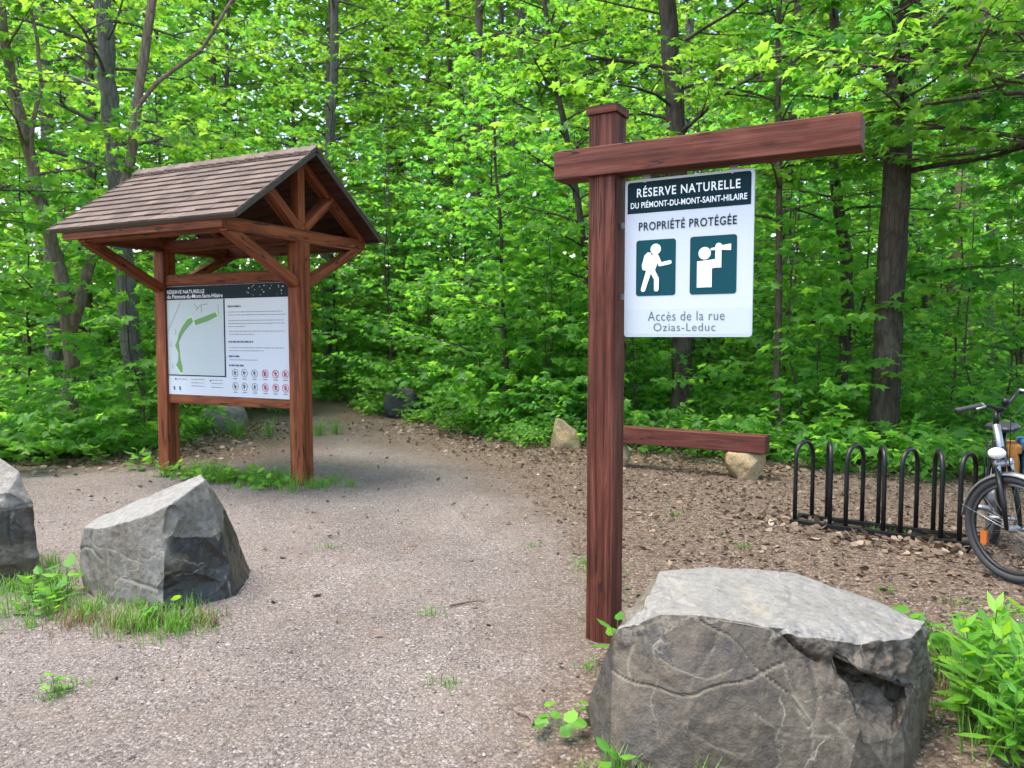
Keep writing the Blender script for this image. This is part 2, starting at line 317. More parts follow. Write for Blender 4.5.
class MB:
    """collects shapes, then becomes one mesh object"""
    def __init__(s): s.v = []; s.f = []; s.r = []
    def add(s, vs, fs, rnd=None):
        b = len(s.v); s.v.extend([tuple(p) for p in vs]); s.f.extend([tuple(i+b for i in f) for f in fs])
        s.r.extend([random.random() if rnd is None else rnd]*len(fs))
    def box(s, x0, x1, y0, y1, z0, z1, M=None, rnd=None):
        vs = [Vector((x, y, z)) for x in (x0, x1) for y in (y0, y1) for z in (z0, z1)]
        if M: vs = [M @ p for p in vs]
        s.add(vs, [(0, 1, 3, 2), (4, 6, 7, 5), (0, 4, 5, 1), (2, 3, 7, 6), (0, 2, 6, 4), (1, 5, 7, 3)], rnd)
    def tube(s, pts, rad, n=8, cap=True, jit=0.0, rng=None):
        pts = [Vector(p) for p in pts]
        if not hasattr(rad, '__len__'): rad = [rad]*len(pts)
        k = len(pts); b = len(s.v)
        t0 = (pts[1]-pts[0]).normalized()
        ref = Vector((1, 0, 0)) if abs(t0.x) < 0.8 else Vector((0, 1, 0))
        side = (ref - t0*ref.dot(t0)).normalized()
        for i, p in enumerate(pts):
            t = (pts[min(i+1, k-1)]-pts[max(i-1, 0)]).normalized()
            side = (side - t*side.dot(t)).normalized(); up = t.cross(side)
            for j in range(n):
                a = 2*PI*j/n; rr = rad[i]*(1+(rng.uniform(-jit, jit) if rng is not None and jit else 0))
                s.v.append(tuple(p+side*(rr*math.cos(a))+up*(rr*math.sin(a))))
        r = random.random()
        for i in range(k-1):
            for j in range(n):
                s.f.append((b+i*n+j, b+i*n+(j+1) % n, b+(i+1)*n+(j+1) % n, b+(i+1)*n+j)); s.r.append(r)
        if cap:
            s.f.append(tuple(b+j for j in reversed(range(n)))); s.f.append(tuple(b+(k-1)*n+j for j in range(n))); s.r += [r, r]
    def lathe(s, prof, M, n=24):
        """prof: (radius, height) pairs turned round local z, placed by M"""
        b = len(s.v)
        for (r, z) in prof:
            for j in range(n):
                a = 2*PI*j/n; s.v.append(tuple(M @ Vector((r*math.cos(a), r*math.sin(a), z))))
        for i in range(len(prof)-1):
            for j in range(n):
                s.f.append((b+i*n+j, b+i*n+(j+1) % n, b+(i+1)*n+(j+1) % n, b+(i+1)*n+j)); s.r.append(.5)
        s.f.append(tuple(b+j for j in reversed(range(n)))); s.f.append(tuple(b+(len(prof)-1)*n+j for j in range(n))); s.r += [.5, .5]
    def torus(s, M, R, r, n=48, k=8):
        b = len(s.v)
        for i in range(n):
            a = 2*PI*i/n
            for j in range(k):
                c = 2*PI*j/k; q = R+r*math.cos(c)
                s.v.append(tuple(M @ Vector((q*math.cos(a), q*math.sin(a), r*math.sin(c)))))
        for i in range(n):
            for j in range(k):
                i2 = (i+1) % n; j2 = (j+1) % k
                s.f.append((b+i*k+j, b+i2*k+j, b+i2*k+j2, b+i*k+j2)); s.r.append(.5)
    def flat(s, poly, y, th, M=None):
        """poly in x,z; a thin solid whose front is at local y, th thick behind it"""
        n = len(poly)
        vs = [Vector((x, y, z)) for x, z in poly]+[Vector((x, y+th, z)) for x, z in poly]
        if M: vs = [M @ p for p in vs]
        s.add(vs, [tuple(range(n)), tuple(range(2*n-1, n-1, -1))]+[(i, i+n, (i+1) % n+n, (i+1) % n) for i in range(n)], .5)
    def build(s, name, mat, parent=None, smooth=False, bevel=0.0, seg=2):
        me = bpy.data.meshes.new(name); me.from_pydata(s.v, [], s.f)
        bm = bmesh.new(); bm.from_mesh(me); bmesh.ops.recalc_face_normals(bm, faces=bm.faces[:]); bm.to_mesh(me); bm.free()
        at = me.attributes.new('rnd', 'FLOAT', 'FACE'); at.data.foreach_set('value', np.array(s.r, np.float32))
        if smooth: me.polygons.foreach_set('use_smooth', [True]*len(me.polygons))
        me.materials.append(mat)
        o = bpy.data.objects.new(name, me); link(o, parent)
        if bevel:
            b = o.modifiers.new('edge', 'BEVEL'); b.width = bevel; b.segments = seg; b.limit_method = 'ANGLE'; b.angle_limit = RAD(40)
        return o

def beam(name, p0, p1, w, h, mat, parent, bevel=0.004, up=(0, 0, 1), rough_ends=0.0):
    """a squared timber; its own x runs along its length, so the grain does too"""
    p0, p1 = Vector(p0), Vector(p1); d = p1-p0; ln = d.length; x = d.normalized()
    u = Vector(up)
    if abs(x.dot(u)) > 0.99: u = Vector((0, 1, 0))
    z = (u-x*u.dot(x)).normalized(); y = z.cross(x)
    m = MB(); n = max(1, int(ln/0.25)); rg = random.Random(len(name)+int(ln*1000))
    rows = []
    for i in range(n+1):
        t = ln*i/n; j = 0.0 if i in (0, n) else 0.0012
        rows.append([(t, sy*w/2+rg.uniform(-j, j), sz*h/2+rg.uniform(-j, j)) for sy, sz in ((-1, -1), (1, -1), (1, 1), (-1, 1))])
    vs = [p for r in rows for p in r]
    fs = [(i*4+k, (i+1)*4+k, (i+1)*4+(k+1) % 4, i*4+(k+1) % 4) for i in range(n) for k in range(4)]
    fs += [(0, 1, 2, 3), (n*4+3, n*4+2, n*4+1, n*4)]
    m.add(vs, fs)
    o = m.build(name, mat, parent, bevel=bevel)
    R = Matrix((x, y, z)).transposed().to_4x4(); R.translation = p0
    o.matrix_local = R
    return o

def rounded(x0, x1, z0, z1, r, n=6):
    p = []
    for cx, cz, a0 in ((x1-r, z1-r, 0), (x0+r, z1-r, 90), (x0+r, z0+r, 180), (x1-r, z0+r, 270)):
        for i in range(n+1):
            a = RAD(a0+90*i/n); p.append((cx+r*math.cos(a), cz+r*math.sin(a)))
    return p
def circle(cx, cz, r, n=20): return [(cx+r*math.cos(2*PI*i/n), cz+r*math.sin(2*PI*i/n)) for i in range(n)]
def stroke(a, b, w0, w1=None):
    w1 = w0 if w1 is None else w1
    ax, az = a; bx, bz = b; l = math.hypot(bx-ax, bz-az); nx, nz = -(bz-az)/l, (bx-ax)/l
    return [(ax+nx*w0/2, az+nz*w0/2), (ax-nx*w0/2, az-nz*w0/2), (bx-nx*w1/2, bz-nz*w1/2), (bx+nx*w1/2, bz+nz*w1/2)]

def lettering(txt, cx, cz, width, height, y, mat, parent, bold=0.0, spacing=1.0, align='C', name='lettering'):
    cu = bpy.data.curves.new(name, 'FONT'); cu.body = txt; cu.offset = bold; cu.space_character = spacing; cu.resolution_u = 4
    cu.extrude = 0.0
    ob = bpy.data.objects.new(name+'_tmp', cu); COL.objects.link(ob)
    bpy.context.view_layer.update()
    me = bpy.data.meshes.new_from_object(ob.evaluated_get(bpy.context.evaluated_depsgraph_get()))
    bpy.data.objects.remove(ob); bpy.data.curves.remove(cu)
    co = np.empty(len(me.vertices)*3, np.float32); me.vertices.foreach_get('co', co); co = co.reshape(-1, 3)
    lo, hi = co.min(0), co.max(0)
    sx = width/(hi[0]-lo[0]); sz = height/(hi[1]-lo[1])
    out = np.zeros_like(co)
    out[:, 0] = (co[:, 0]-(lo[0]+hi[0])/2)*sx+cx if align == 'C' else (co[:, 0]-lo[0])*sx+cx
    out[:, 2] = (co[:, 1]-(lo[1]+hi[1])/2)*sz+cz
    out[:, 1] = y
    me.vertices.foreach_set('co', out.ravel()); me.update()
    me.name = name; me.materials.clear(); me.materials.append(mat)
    return link(bpy.data.objects.new(name, me), parent)

# ------------------------------------------------------------------ the ground
CLEAR = [(-30, 8.6), (-9, 8.7), (-5.97, 8.9), (-4.3, 9.1), (-3.3, 9.6), (-3.9, 12.0), (-5.2, 15.5), (-7.5, 18.5), (-10, 20.5), (-12, 22.5), (-9.5, 23.5), (-6.5, 20.5), (-4.2, 17.2),
         (-2.55, 14.0), (-1.3, 11.8), (-0.5, 9.6), (0.0, 7.4), (0.3, 5.4), (0.38, 3.9), (0.1, 3.1), (-0.1, 2.5), (0.2, 0.0), (1, -6), (-30, -6)]
LITTER_EDGE = [(-30, 9.4), (-6.2, 9.3), (-4.6, 10.0), (-4.6, 13), (-6, 16.4), (-2.2, 14.3), (-1.3, 12.8), (-0.4, 11.2), (0.8, 10.3), (2.6, 9.6), (4.4, 8.9), (5.4, 7.4), (7, 6.5), (12, 5)]
def sdf(P, poly):
    """signed distance of points P (n,2) to polygon, inside positive"""
    P = np.asarray(P, float); d = np.full(len(P), 1e9); ins = np.zeros(len(P), bool)
    k = len(poly)
    for i in range(k):
        a = np.array(poly[i], float); b = np.array(poly[(i+1) % k], float); e = b-a
        w = P-a; t = np.clip((w@e)/(e@e), 0, 1)
        d = np.minimum(d, np.hypot(*(w-t[:, None]*e).T))
        c = (a[1] <= P[:, 1]) != (b[1] <= P[:, 1])
        if abs(e[1]) > 1e-9: ins ^= c & (P[:, 0] < a[0]+(P[:, 1]-a[1])/e[1]*e[0])
    return np.where(ins, d, -d)
def gz(x, y):
    """height of the ground: nearly level in the clearing, rising and lumpy under the trees"""
    x = np.asarray(x, float); y = np.asarray(y, float)
    b = 0.012*np.sin(1.7*x+0.6)*np.cos(1.3*y)+0.008*np.sin(3.9*x+2.1*y)
    far = np.clip((y-13)/25, 0, 1)
    return b+far*(0.35*np.sin(0.31*x+1)*np.cos(0.27*y)+0.25*far)
def grid_axis(lo, hi, near0, near1, fine, coarse):
    a = [near0]
    while a[-1] < near1: a.append(a[-1]+fine)
    st = fine; x = a[-1]
    while x < hi: st = min(st*1.18, coarse); x += st; a.append(x)
    st = fine; x = a[0]; pre = []
    while x > lo: st = min(st*1.18, coarse); x -= st; pre.append(x)
    return np.array(pre[::-1]+a)
gx = grid_axis(-420, 420, -7, 7, 0.07, 30); gy = grid_axis(-60, 460, 2.0, 13, 0.07, 30)
X, Y = np.meshgrid(gx, gy)
P2 = np.stack([X.ravel(), Y.ravel()], 1)
Z = gz(P2[:, 0], P2[:, 1])
rg0 = np.random.default_rng(5)
Z += np.where((np.abs(P2[:, 0]) < 8) & (P2[:, 1] < 14), rg0.normal(0, 0.003, len(Z)), 0)
nx_, ny_ = len(gx), len(gy)
idx = np.arange(nx_*ny_).reshape(ny_, nx_)
quads = np.stack([idx[:-1, :-1], idx[:-1, 1:], idx[1:, 1:], idx[1:, :-1]], -1).reshape(-1, 4)
def mesh_np(name, V, F, mat, rnd=None, smooth=False):
    """V (n,3), F (m,k) -> mesh"""
    me = bpy.data.meshes.new(name)
    V = np.ascontiguousarray(V, np.float32); F = np.ascontiguousarray(F, np.int32)
    me.vertices.add(len(V)); me.vertices.foreach_set('co', V.ravel())
    k = F.shape[1]
    me.loops.add(F.size); me.loops.foreach_set('vertex_index', F.ravel())
    me.polygons.add(len(F)); me.polygons.foreach_set('loop_start', np.arange(len(F), dtype=np.int32)*k)
    me.polygons.foreach_set('use_smooth', np.full(len(F), smooth))
    me.update(calc_edges=True)
    if rnd is not None:
        at = me.attributes.new('rnd', 'FLOAT', 'FACE'); at.data.foreach_set('value', np.ascontiguousarray(rnd, np.float32))
    me.materials.append(mat)
    return me
gme = mesh_np('ground', np.column_stack([P2, Z]), quads, MAT['ground'], smooth=True)
d = sdf(P2, CLEAR)
at = gme.attributes.new('gravel', 'FLOAT', 'POINT'); at.data.foreach_set('value', (np.clip(0.5+d*0.42, 0, 1)*(1-0.42*np.clip((P2[:, 1]-8.3)/3.0, 0, 1))).astype(np.float32))
tag(link(bpy.data.objects.new('ground', gme)), kind='structure')

# ------------------------------------------------------------------ kiosk
def build_kiosk():
    D = 1.99; hx = D/2; yaw = -0.46
    ku = Vector((math.cos(yaw), math.sin(yaw), 0))
    mid = Vector((-2.202, 8.012, 0))-ku*hx
    k = thing('information_kiosk', 'roofed timber information kiosk with a map panel between its two posts', 'kiosk', mid, yaw)
    W = MAT['kiosk_wood']; w = 0.165
    for s in (-1, 1):
        beam('post', (s*hx, 0, -0.3), (s*hx, 0, 2.52), w, w, W, k, 0.006)
        beam('tie_beam', (s*hx, -1.0, 2.585), (s*hx, 1.0, 2.585), 0.115, 0.13, W, k)
        beam('king_post', (s*hx, 0, 2.65), (s*hx, 0, 3.36), 0.1, 0.1, W, k)
        for t in (-1, 1):
            beam('strut', (s*hx, t*0.05, 2.67), (s*hx, t*0.52, 3.06), 0.095, 0.115, W, k, up=(1, 0, 0))
            beam('brace', (s*hx, t*0.07, 2.10), (s*hx, t*0.96, 2.55), 0.095, 0.11, W, k, up=(1, 0, 0))
            # rafters under the roof
            beam('rafter', (s*hx, t*1.04, 2.628), (s*hx, t*0.03, 3.357), 0.08, 0.1, W, k, up=(1, 0, 0))
    for t in (-1, 1):
        beam('plate', (-hx+0.06, t*0.94, 2.585), (hx-0.06, t*0.94, 2.585), 0.1, 0.12, W, k)
        beam('plate', (-hx-0.22, t*1.03, 2.60), (hx+0.05, t*1.03, 2.60), 0.05, 0.1, W, k)
    beam('mid_beam', (-hx+0.06, 0.0, 2.575), (hx-0.06, 0.0, 2.575), 0.11, 0.12, W, k)
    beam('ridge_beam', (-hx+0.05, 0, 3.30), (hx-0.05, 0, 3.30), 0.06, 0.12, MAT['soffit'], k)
    beam('top_rail', (-hx+0.083, 0.0, 2.186), (hx-0.083, 0.0, 2.186), 0.11, 0.13, W, k)
    beam('bottom_rail', (-hx+0.083, 0.0, 0.845), (hx-0.083, 0.0, 0.845), 0.11, 0.10, W, k)
    # ---- roof: deck, metal edges, lapped shingles, ridge caps
    uR, uL, ve, ze, zr = hx+0.25, -hx-0.375, 1.108, 2.672, 3.462
    sl = math.hypot(ve, zr-ze); ang = math.atan2(zr-ze, ve)
    roof = MB()
    for t in (-1, 1):
        M = Matrix.Translation((0, 0, zr)) @ (Matrix.Rotation(0 if t < 0 else PI, 4, 'Z')) @ Matrix.Rotation(ang, 4, 'X')
        a, b = (uL, uR) if t < 0 else (-uR, -uL)
        roof.box(a+0.01, b-0.01, -sl+0.01, -0.002, -0.05, -0.026, M)
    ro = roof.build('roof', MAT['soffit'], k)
    tr = MB()
    for t in (-1, 1):
        M = Matrix.Translation((0, 0, zr)) @ (Matrix.Rotation(0 if t < 0 else PI, 4, 'Z')) @ Matrix.Rotation(ang, 4, 'X')
        a, b = (uL, uR) if t < 0 else (-uR, -uL)
        tr.box(a, b, -sl-0.004, -sl+0.008, -0.062, -0.004, M)
        for e0, e1 in ((a-0.006, a+0.008), (b-0.008, b+0.006)):
            tr.box(e0, e1, -sl+0.009, -0.004, -0.062, -0.003, M)
    tr.build('drip_edge', MAT['edge_metal'], ro)
    sh = MB(); rg = random.Random(3); rows = 11; ex = sl/rows
    for t in (-1, 1):
        M = Matrix.Translation((0, 0, zr)) @ (Matrix.Rotation(0 if t < 0 else PI, 4, 'Z')) @ Matrix.Rotation(ang, 4, 'X')
        a, b = (uL, uR) if t < 0 else (-uR, -uL)
        for r in range(rows):
            y0 = -sl-0.02+r*ex; x = a-0.012-rg.uniform(0, 0.2)
            while x < b+0.012:
                wd = rg.uniform(0.13, 0.3); x0 = max(x, a-0.012); x1 = min(x+wd, b+0.012)
                if x1-x0 > 0.01:
                    th = 0.015+rg.uniform(-0.002, 0.004); dy = rg.uniform(-0.004, 0.004); y1 = min(y0+ex*1.25, -0.001)
                    base = -0.024
                    vs = [(x0+0.001, y0+dy, base), (x1-0.001, y0+dy, base), (x1-0.001, y1, base), (x0+0.001, y1, base),
                          (x0+0.001, y0+dy, base+th+0.007), (x1-0.001, y0+dy, base+th+0.007), (x1-0.001, y1, base+0.005), (x0+0.001, y1, base+0.005)]
                    sh.add([M @ Vector(p) for p in vs], [(0, 3, 2, 1), (4, 5, 6, 7), (0, 1, 5, 4), (1, 2, 6, 5), (2, 3, 7, 6), (3, 0, 4, 7)], rg.random())
                x += wd
    sh.build('shingles', MAT['shingle'], ro)
    rc = MB(); x = uL-0.01
    while x < uR:
        x1 = min(x+0.19, uR+0.012); l0, l1 = 0.020, 0.004
        for t in (-1, 1):
            wv = 0.125; c, s_ = math.cos(ang), math.sin(ang)
            vs = []
            for xx, lf in ((x, l0), (x1, l1)):
                for dd in (0.0, wv):
                    vs += [(xx, t*dd*c, zr-dd*s_+lf-0.006), (xx, t*dd*c, zr-dd*s_+lf+0.008)]
            rc.add(vs, [(0, 1, 3, 2), (4, 6, 7, 5), (0, 2, 6, 4), (1, 5, 7, 3), (0, 4, 5, 1), (2, 3, 7, 6)], rg.random())
        x += 0.135
    rc.build('ridge_cap', MAT['shingle'], ro)
    # ---- the printed panel
    x0, x1, z0, z1 = -hx+w/2+0.004, hx-w/2-0.004, 0.898, 2.118
    PW, PH = x1-x0, z1-z0
    pm = MB(); pm.box(x0, x1, -0.055, -0.035, z0, z1)
    panel = pm.build('information_panel', MAT['panel_white'], k, bevel=0.002)
    px = lambda u: x0+u*PW
    pz = lambda v: z1-v*PH
    yf = -0.055
    def part(name, mat, polys, lift=0.002):
        m = MB()
        for p in polys: m.flat(p, yf-lift, 0.001)
        return m.build(name, mat, panel)
    part('header_band', MAT['panel_head'], [[(x0+0.003, pz(0.124)), (x1-0.003, pz(0.124)), (x1-0.003, z1-0.003), (x0+0.003, z1-0.003)]])
    lettering('RÉSERVE NATURELLE', px(0.008), pz(0.047), 0.325*PW, 0.050, yf-0.0035, MAT['print_white'], panel, 0.004, align='L')
    lettering('du Piémont-du-Mont-Saint-Hilaire', px(0.008), pz(0.093), 0.475*PW, 0.045, yf-0.0035, MAT['print_white'], panel, 0.004, align='L')
    rg = random.Random(8)
    tracks = []
    for i in range(26):
        u = 0.66+0.30*rg.random(); v = 0.015+0.095*rg.random(); tracks.append(circle(px(u), pz(v), 0.003+0.005*rg.random(), 8))
    part('track_marks', MAT['sign_pale'], tracks, 0.0032)
    part('map_sheet', MAT['print_map'], [[(x0+0.004, pz(0.815)), (px(0.487), pz(0.815)), (px(0.487), pz(0.126)), (x0+0.004, pz(0.126))]])
    part('map_border', MAT['panel_head'], [[(x0+0.004, pz(0.825)), (px(0.497), pz(0.825)), (px(0.497), pz(0.8152)), (x0+0.004, pz(0.8152))],
                                          [(px(0.4872), pz(0.8149)), (px(0.497), pz(0.8149)), (px(0.497), pz(0.1265)), (px(0.4872), pz(0.1265))]], 0.003)
    mp = lambda a, b: (px((a-50)/382*0.487), pz(0.124+(b-130)/480*0.695))
    g1 = [mp(*q) for q in ((238, 262), (380, 213), (392, 238), (330, 268), (245, 293))]
    g2 = [mp(*q) for q in ((190, 255), (220, 243), (231, 268), (190, 308), (160, 342), (142, 372), (128, 400), (132, 440), (136, 500), (150, 560), (148, 594), (134, 590), (106, 545), (122, 520), (124, 470), (102, 418), (120, 385), (132, 340), (155, 300))]
    grow = lambda P, k: [(sum(p[0] for p in P)/len(P)+(x-sum(p[0] for p in P)/len(P))*k, sum(p[1] for p in P)/len(P)+(z-sum(p[1] for p in P)/len(P))*k) for x, z in P]
    part('map_reserve_halo', MAT['print_halo'], [grow(g1, 1.14), grow(g2, 1.07)], 0.003)
    part('map_reserve', MAT['print_mapgreen'], [g1, g2], 0.004)
    roads = []
    for A in ([(150, 140), (115, 210), (58, 325)], [(240, 160), (262, 185), (250, 205)], [(262, 185), (285, 165), (330, 160)], [(285, 165), (290, 215)], [(398, 165), (398, 235)]):
        for a, b in zip(A, A[1:]): roads.append(stroke(mp(*a), mp(*b), 0.006))
    for (a, b) in ((74, 410), (82, 550), (108, 330)):
        for j in range(4): roads.append(stroke(mp(a, b-14+j*9), mp(a, b-9+j*9), 0.012))
    part('map_road', MAT['print_text'], roads, 0.003)
    body = []
    rg = random.Random(4)
    def para(v, u0, u1, h=0.007, rows=1, last=1.0):
        for r in range(rows):
            u = u0; end = u0+(u1-u0)*(last if r == rows-1 else rg.uniform(0.93, 1))
            vv = v+r*0.0265
            while u < end-0.004:
                l = rg.uniform(0.010, 0.034); e = min(u+l, end)
                body.append([(px(u), pz(vv+h/2/PH*1.0)), (px(e), pz(vv+h/2/PH)), (px(e), pz(vv-h/2/PH)), (px(u), pz(vv-h/2/PH))]); u = e+0.0055
    para(0.245, 0.525, 0.975, rows=2); para(0.320, 0.525, 0.975, rows=3, last=0.3); para(0.415, 0.53, 0.975, rows=2, last=0.45)
    para(0.560, 0.53, 0.98, rows=2, last=0.6); para(0.668, 0.53, 0.75)
    for v in (0.855, 0.885, 0.915): para(v, 0.2, 0.31)
    for v in (0.855, 0.885, 0.92): para(v, 0.37, 0.47)
    para(0.855, 0.08, 0.16)
    part('body_text', MAT['print_text'], body)
    body = []
    for v, u1 in ((0.195, 0.625), (0.508, 0.72), (0.637, 0.61), (0.718, 0.645)): para(v, 0.522, u1, 0.02)
    part('headings', MAT['print_grey'], body)
    ring_b, ring_r, glyph = [], [], []
    for r, v in enumerate((0.785, 0.905)):
        for i, u in enumerate((0.57, 0.645, 0.725, 0.808, 0.888, 0.962)):
            cx, cz, R = px(u), pz(v), 0.045
            dst = ring_b if i < 3 else ring_r
            n = 22
            for j in range(n):
                a0, a1 = 2*PI*j/n, 2*PI*(j+1)/n
                dst.append([(cx+R*math.cos(a0), cz+R*math.sin(a0)), (cx+R*math.cos(a1), cz+R*math.sin(a1)), (cx+R*0.86*math.cos(a1), cz+R*0.86*math.sin(a1)), (cx+R*0.86*math.cos(a0), cz+R*0.86*math.sin(a0))])
            if i >= 3: ring_r.append(stroke((cx-R*0.6, cz+R*0.6), (cx+R*0.6, cz-R*0.6), 0.007))
            glyph.append(stroke((cx-0.012*rg.random(), cz+0.024), (cx+0.012*(rg.random()-.5), cz-0.024), 0.012+0.018*rg.random(), 0.008+0.02*rg.random()))
            glyph.append(stroke((cx-0.02, cz-0.008*rg.random()), (cx+0.02, cz+0.012*rg.random()), 0.010))
            glyph.append(stroke((cx-0.03, cz-R-0.018), (cx+0.03, cz-R-0.018), 0.007))
    part('rule_rings', MAT['print_text'], ring_b); part('ban_rings', MAT['print_red'], ring_r, 0.004); part('rule_glyphs', MAT['print_grey'], glyph, 0.003)
    dots = [circle(px(0.065), pz(0.855), 0.012, 12), circle(px(0.365), pz(0.862), 0.010, 12)]
    for u in (0.04, 0.09): dots.append([(px(u), pz(0.925)), (px(u)+0.02, pz(0.955)), (px(u)+0.03, pz(0.925)+0.0), (px(u)+0.045, pz(0.955)), (px(u)-0.02, pz(0.955))][:3]); dots.append(circle(px(u)+0.02, pz(0.95), 0.012, 10))
    part('legend_marks', MAT['sign_green'], dots)
build_kiosk()

# ------------------------------------------------------------------ sign post
def build_sign():
    s = thing('trail_sign', 'dark red gallows signpost with the white reserve panel hung from its arm', 'sign', (0.474, 3.886, 0), -0.521)
    W = MAT['sign_wood']; w = 0.141
    beam('post', (0, 0, -0.4), (0, 0, 2.636), w, w, W, s, 0.004)
    cap = MB(); c = 0.082
    cap.box(-c, c, -c, c, 2.636, 2.676)
    b = len(cap.v)
    cap.add([(-c, -c, 2.6765), (c, -c, 2.6765), (c, c, 2.6765), (-c, c, 2.6765), (0, 0, 2.694)], [(0, 1, 4), (1, 2, 4), (2, 3, 4), (3, 0, 4)])
    cap.build('cap', W, s, bevel=0.004)
    beam('arm', (-0.25, -0.0205, 2.4075), (1.164, -0.0205, 2.4075), 0.15, 0.139, W, s, 0.004)
    x0, x1, z0, z1 = 0.098, 0.719, 1.55, 2.313
    PW, PH = x1-x0, z1-z0
    m = MB(); m.flat(rounded(x0, x1, z0, z1, 0.016), -0.006, 0.012)
    panel = m.build('sign_panel', MAT['sign_white'], s, bevel=0.0012)
    px = lambda u: x0+u*PW
    pz = lambda v: z1-v*PH
    yf = -0.006
    def part(name, mat, polys, lift=0.0015, parent=None):
        q = MB()
        for p in polys: q.flat(p, yf-lift, 0.001)
        return q.build(name, mat, parent or panel)
    top = rounded(px(0.022), px(0.978), pz(0.30), pz(0.016), 0.014)
    top = [(x, max(z, pz(0.213))) for x, z in top]
    part('header_band', MAT['sign_dark'], [top])
    part('footer_band', MAT['sign_pale'], [[(px(0.012), pz(0.985)), (px(0.988), pz(0.985)), (px(0.988), pz(0.822)), (px(0.012), pz(0.822))]])
    lettering('RÉSERVE NATURELLE', px(0.5), pz(0.078), 0.80*PW, 0.053, yf-0.003, MAT['print_white'], panel, 0.016, 1.14)
    lettering('DU PIÉMONT-DU-MONT-SAINT-HILAIRE', px(0.5), pz(0.158), 0.90*PW, 0.036, yf-0.003, MAT['print_white'], panel, 0.014, 1.04)
    lettering('PROPRIÉTÉ PROTÉGÉE', px(0.498), pz(0.291), 0.76*PW, 0.050, yf-0.003, MAT['sign_dark'], panel, 0.013, 1.12)
    lettering('Accès de la rue', px(0.5), pz(0.868), 0.60*PW, 0.045, yf-0.003, MAT['print_grey'], panel, -0.004, 1.08)
    lettering('Ozias-Leduc', px(0.49), pz(0.938), 0.485*PW, 0.038, yf-0.003, MAT['print_grey'], panel, -0.004, 1.1)
    part('hiker_square', MAT['sign_green'], [rounded(px(0.098), px(0.418), pz(0.738), pz(0.385), 0.014)])
    part('viewer_square', MAT['sign_green'], [rounded(px(0.53), px(0.882), pz(0.738), pz(0.383), 0.014)])
    # hiker: in a 1 x 1 box drawn over its square
    hx = lambda a: px(0.098+a*0.32)
    hz = lambda b: pz(0.385+b*0.353)
    H = lambda *pp: [(hx(a), hz(b)) for a, b in pp]
    def cap_stroke(a, b, w0, w1=None):
        w1 = w0 if w1 is None else w1
        pa = (hx(a[0]), hz(a[1])); pb = (hx(b[0]), hz(b[1]))
        return [stroke(pa, pb, w0*PH, w1*PH), circle(*pa, w0*PH/2, 14), circle(*pb, w1*PH/2, 14)]
    hk = [circle(hx(0.5), hz(0.17), 0.026, 20), H((0.30, 0.22), (0.38, 0.23), (0.40, 0.30), (0.36, 0.46), (0.27, 0.55), (0.17, 0.53), (0.15, 0.45), (0.22, 0.27)),
          H((0.38, 0.27), (0.52, 0.26), (0.57, 0.34), (0.52, 0.48), (0.47, 0.58), (0.28, 0.56), (0.32, 0.4))]
    hk += cap_stroke((0.53, 0.30), (0.615, 0.445), 0.026) + cap_stroke((0.615, 0.445), (0.86, 0.415), 0.024)
    hk += cap_stroke((0.34, 0.54), (0.19, 0.885), 0.036, 0.030) + cap_stroke((0.42, 0.55), (0.53, 0.70), 0.034, 0.031) + cap_stroke((0.53, 0.70), (0.53, 0.885), 0.031, 0.030)
    m = MB()
    for i, p in enumerate(hk): m.flat(p, yf-0.0030-0.00012*i, 0.0006)
    m.build('hiker_figure', MAT['print_white'], panel)
    hx = lambda a: px(0.53+a*0.352)
    hz = lambda b: pz(0.383+b*0.355)
    vw = [circle(hx(0.32), hz(0.295), 0.029, 22), H((0.16, 0.43), (0.62, 0.40), (0.62, 0.54), (0.48, 0.56), (0.48, 0.88), (0.16, 0.88)), H((0.55, 0.20), (0.68, 0.20), (0.68, 0.55), (0.5, 0.55), (0.5, 0.42), (0.55, 0.42)),
          circle(hx(0.62), hz(0.19), 0.016, 14), H((0.45, 0.215), (0.70, 0.18), (0.70, 0.245), (0.45, 0.25)), H((0.68, 0.175), (0.88, 0.155), (0.88, 0.265), (0.68, 0.25))]
    m = MB()
    for i, p in enumerate(vw): m.flat(p, yf-0.0030-0.00012*i, 0.0006)
    m.build('viewer_figure', MAT['print_white'], panel)
    for x in (0.2, 0.62):
        b = MB(); b.box(x-0.02, x+0.02, 0.0075, 0.0105, 2.25, 2.337); b.box(x-0.006, x+0.006, -0.0085, -0.006, 2.297, 2.303); b.build('bracket', MAT['alu'], s)
    for z in (1.75, 2.1):
        b = MB(); b.box(0.0712, 0.13, 0.0075, 0.0105, z-0.015, z+0.015); b.build('bracket', MAT['alu'], s)
build_sign()

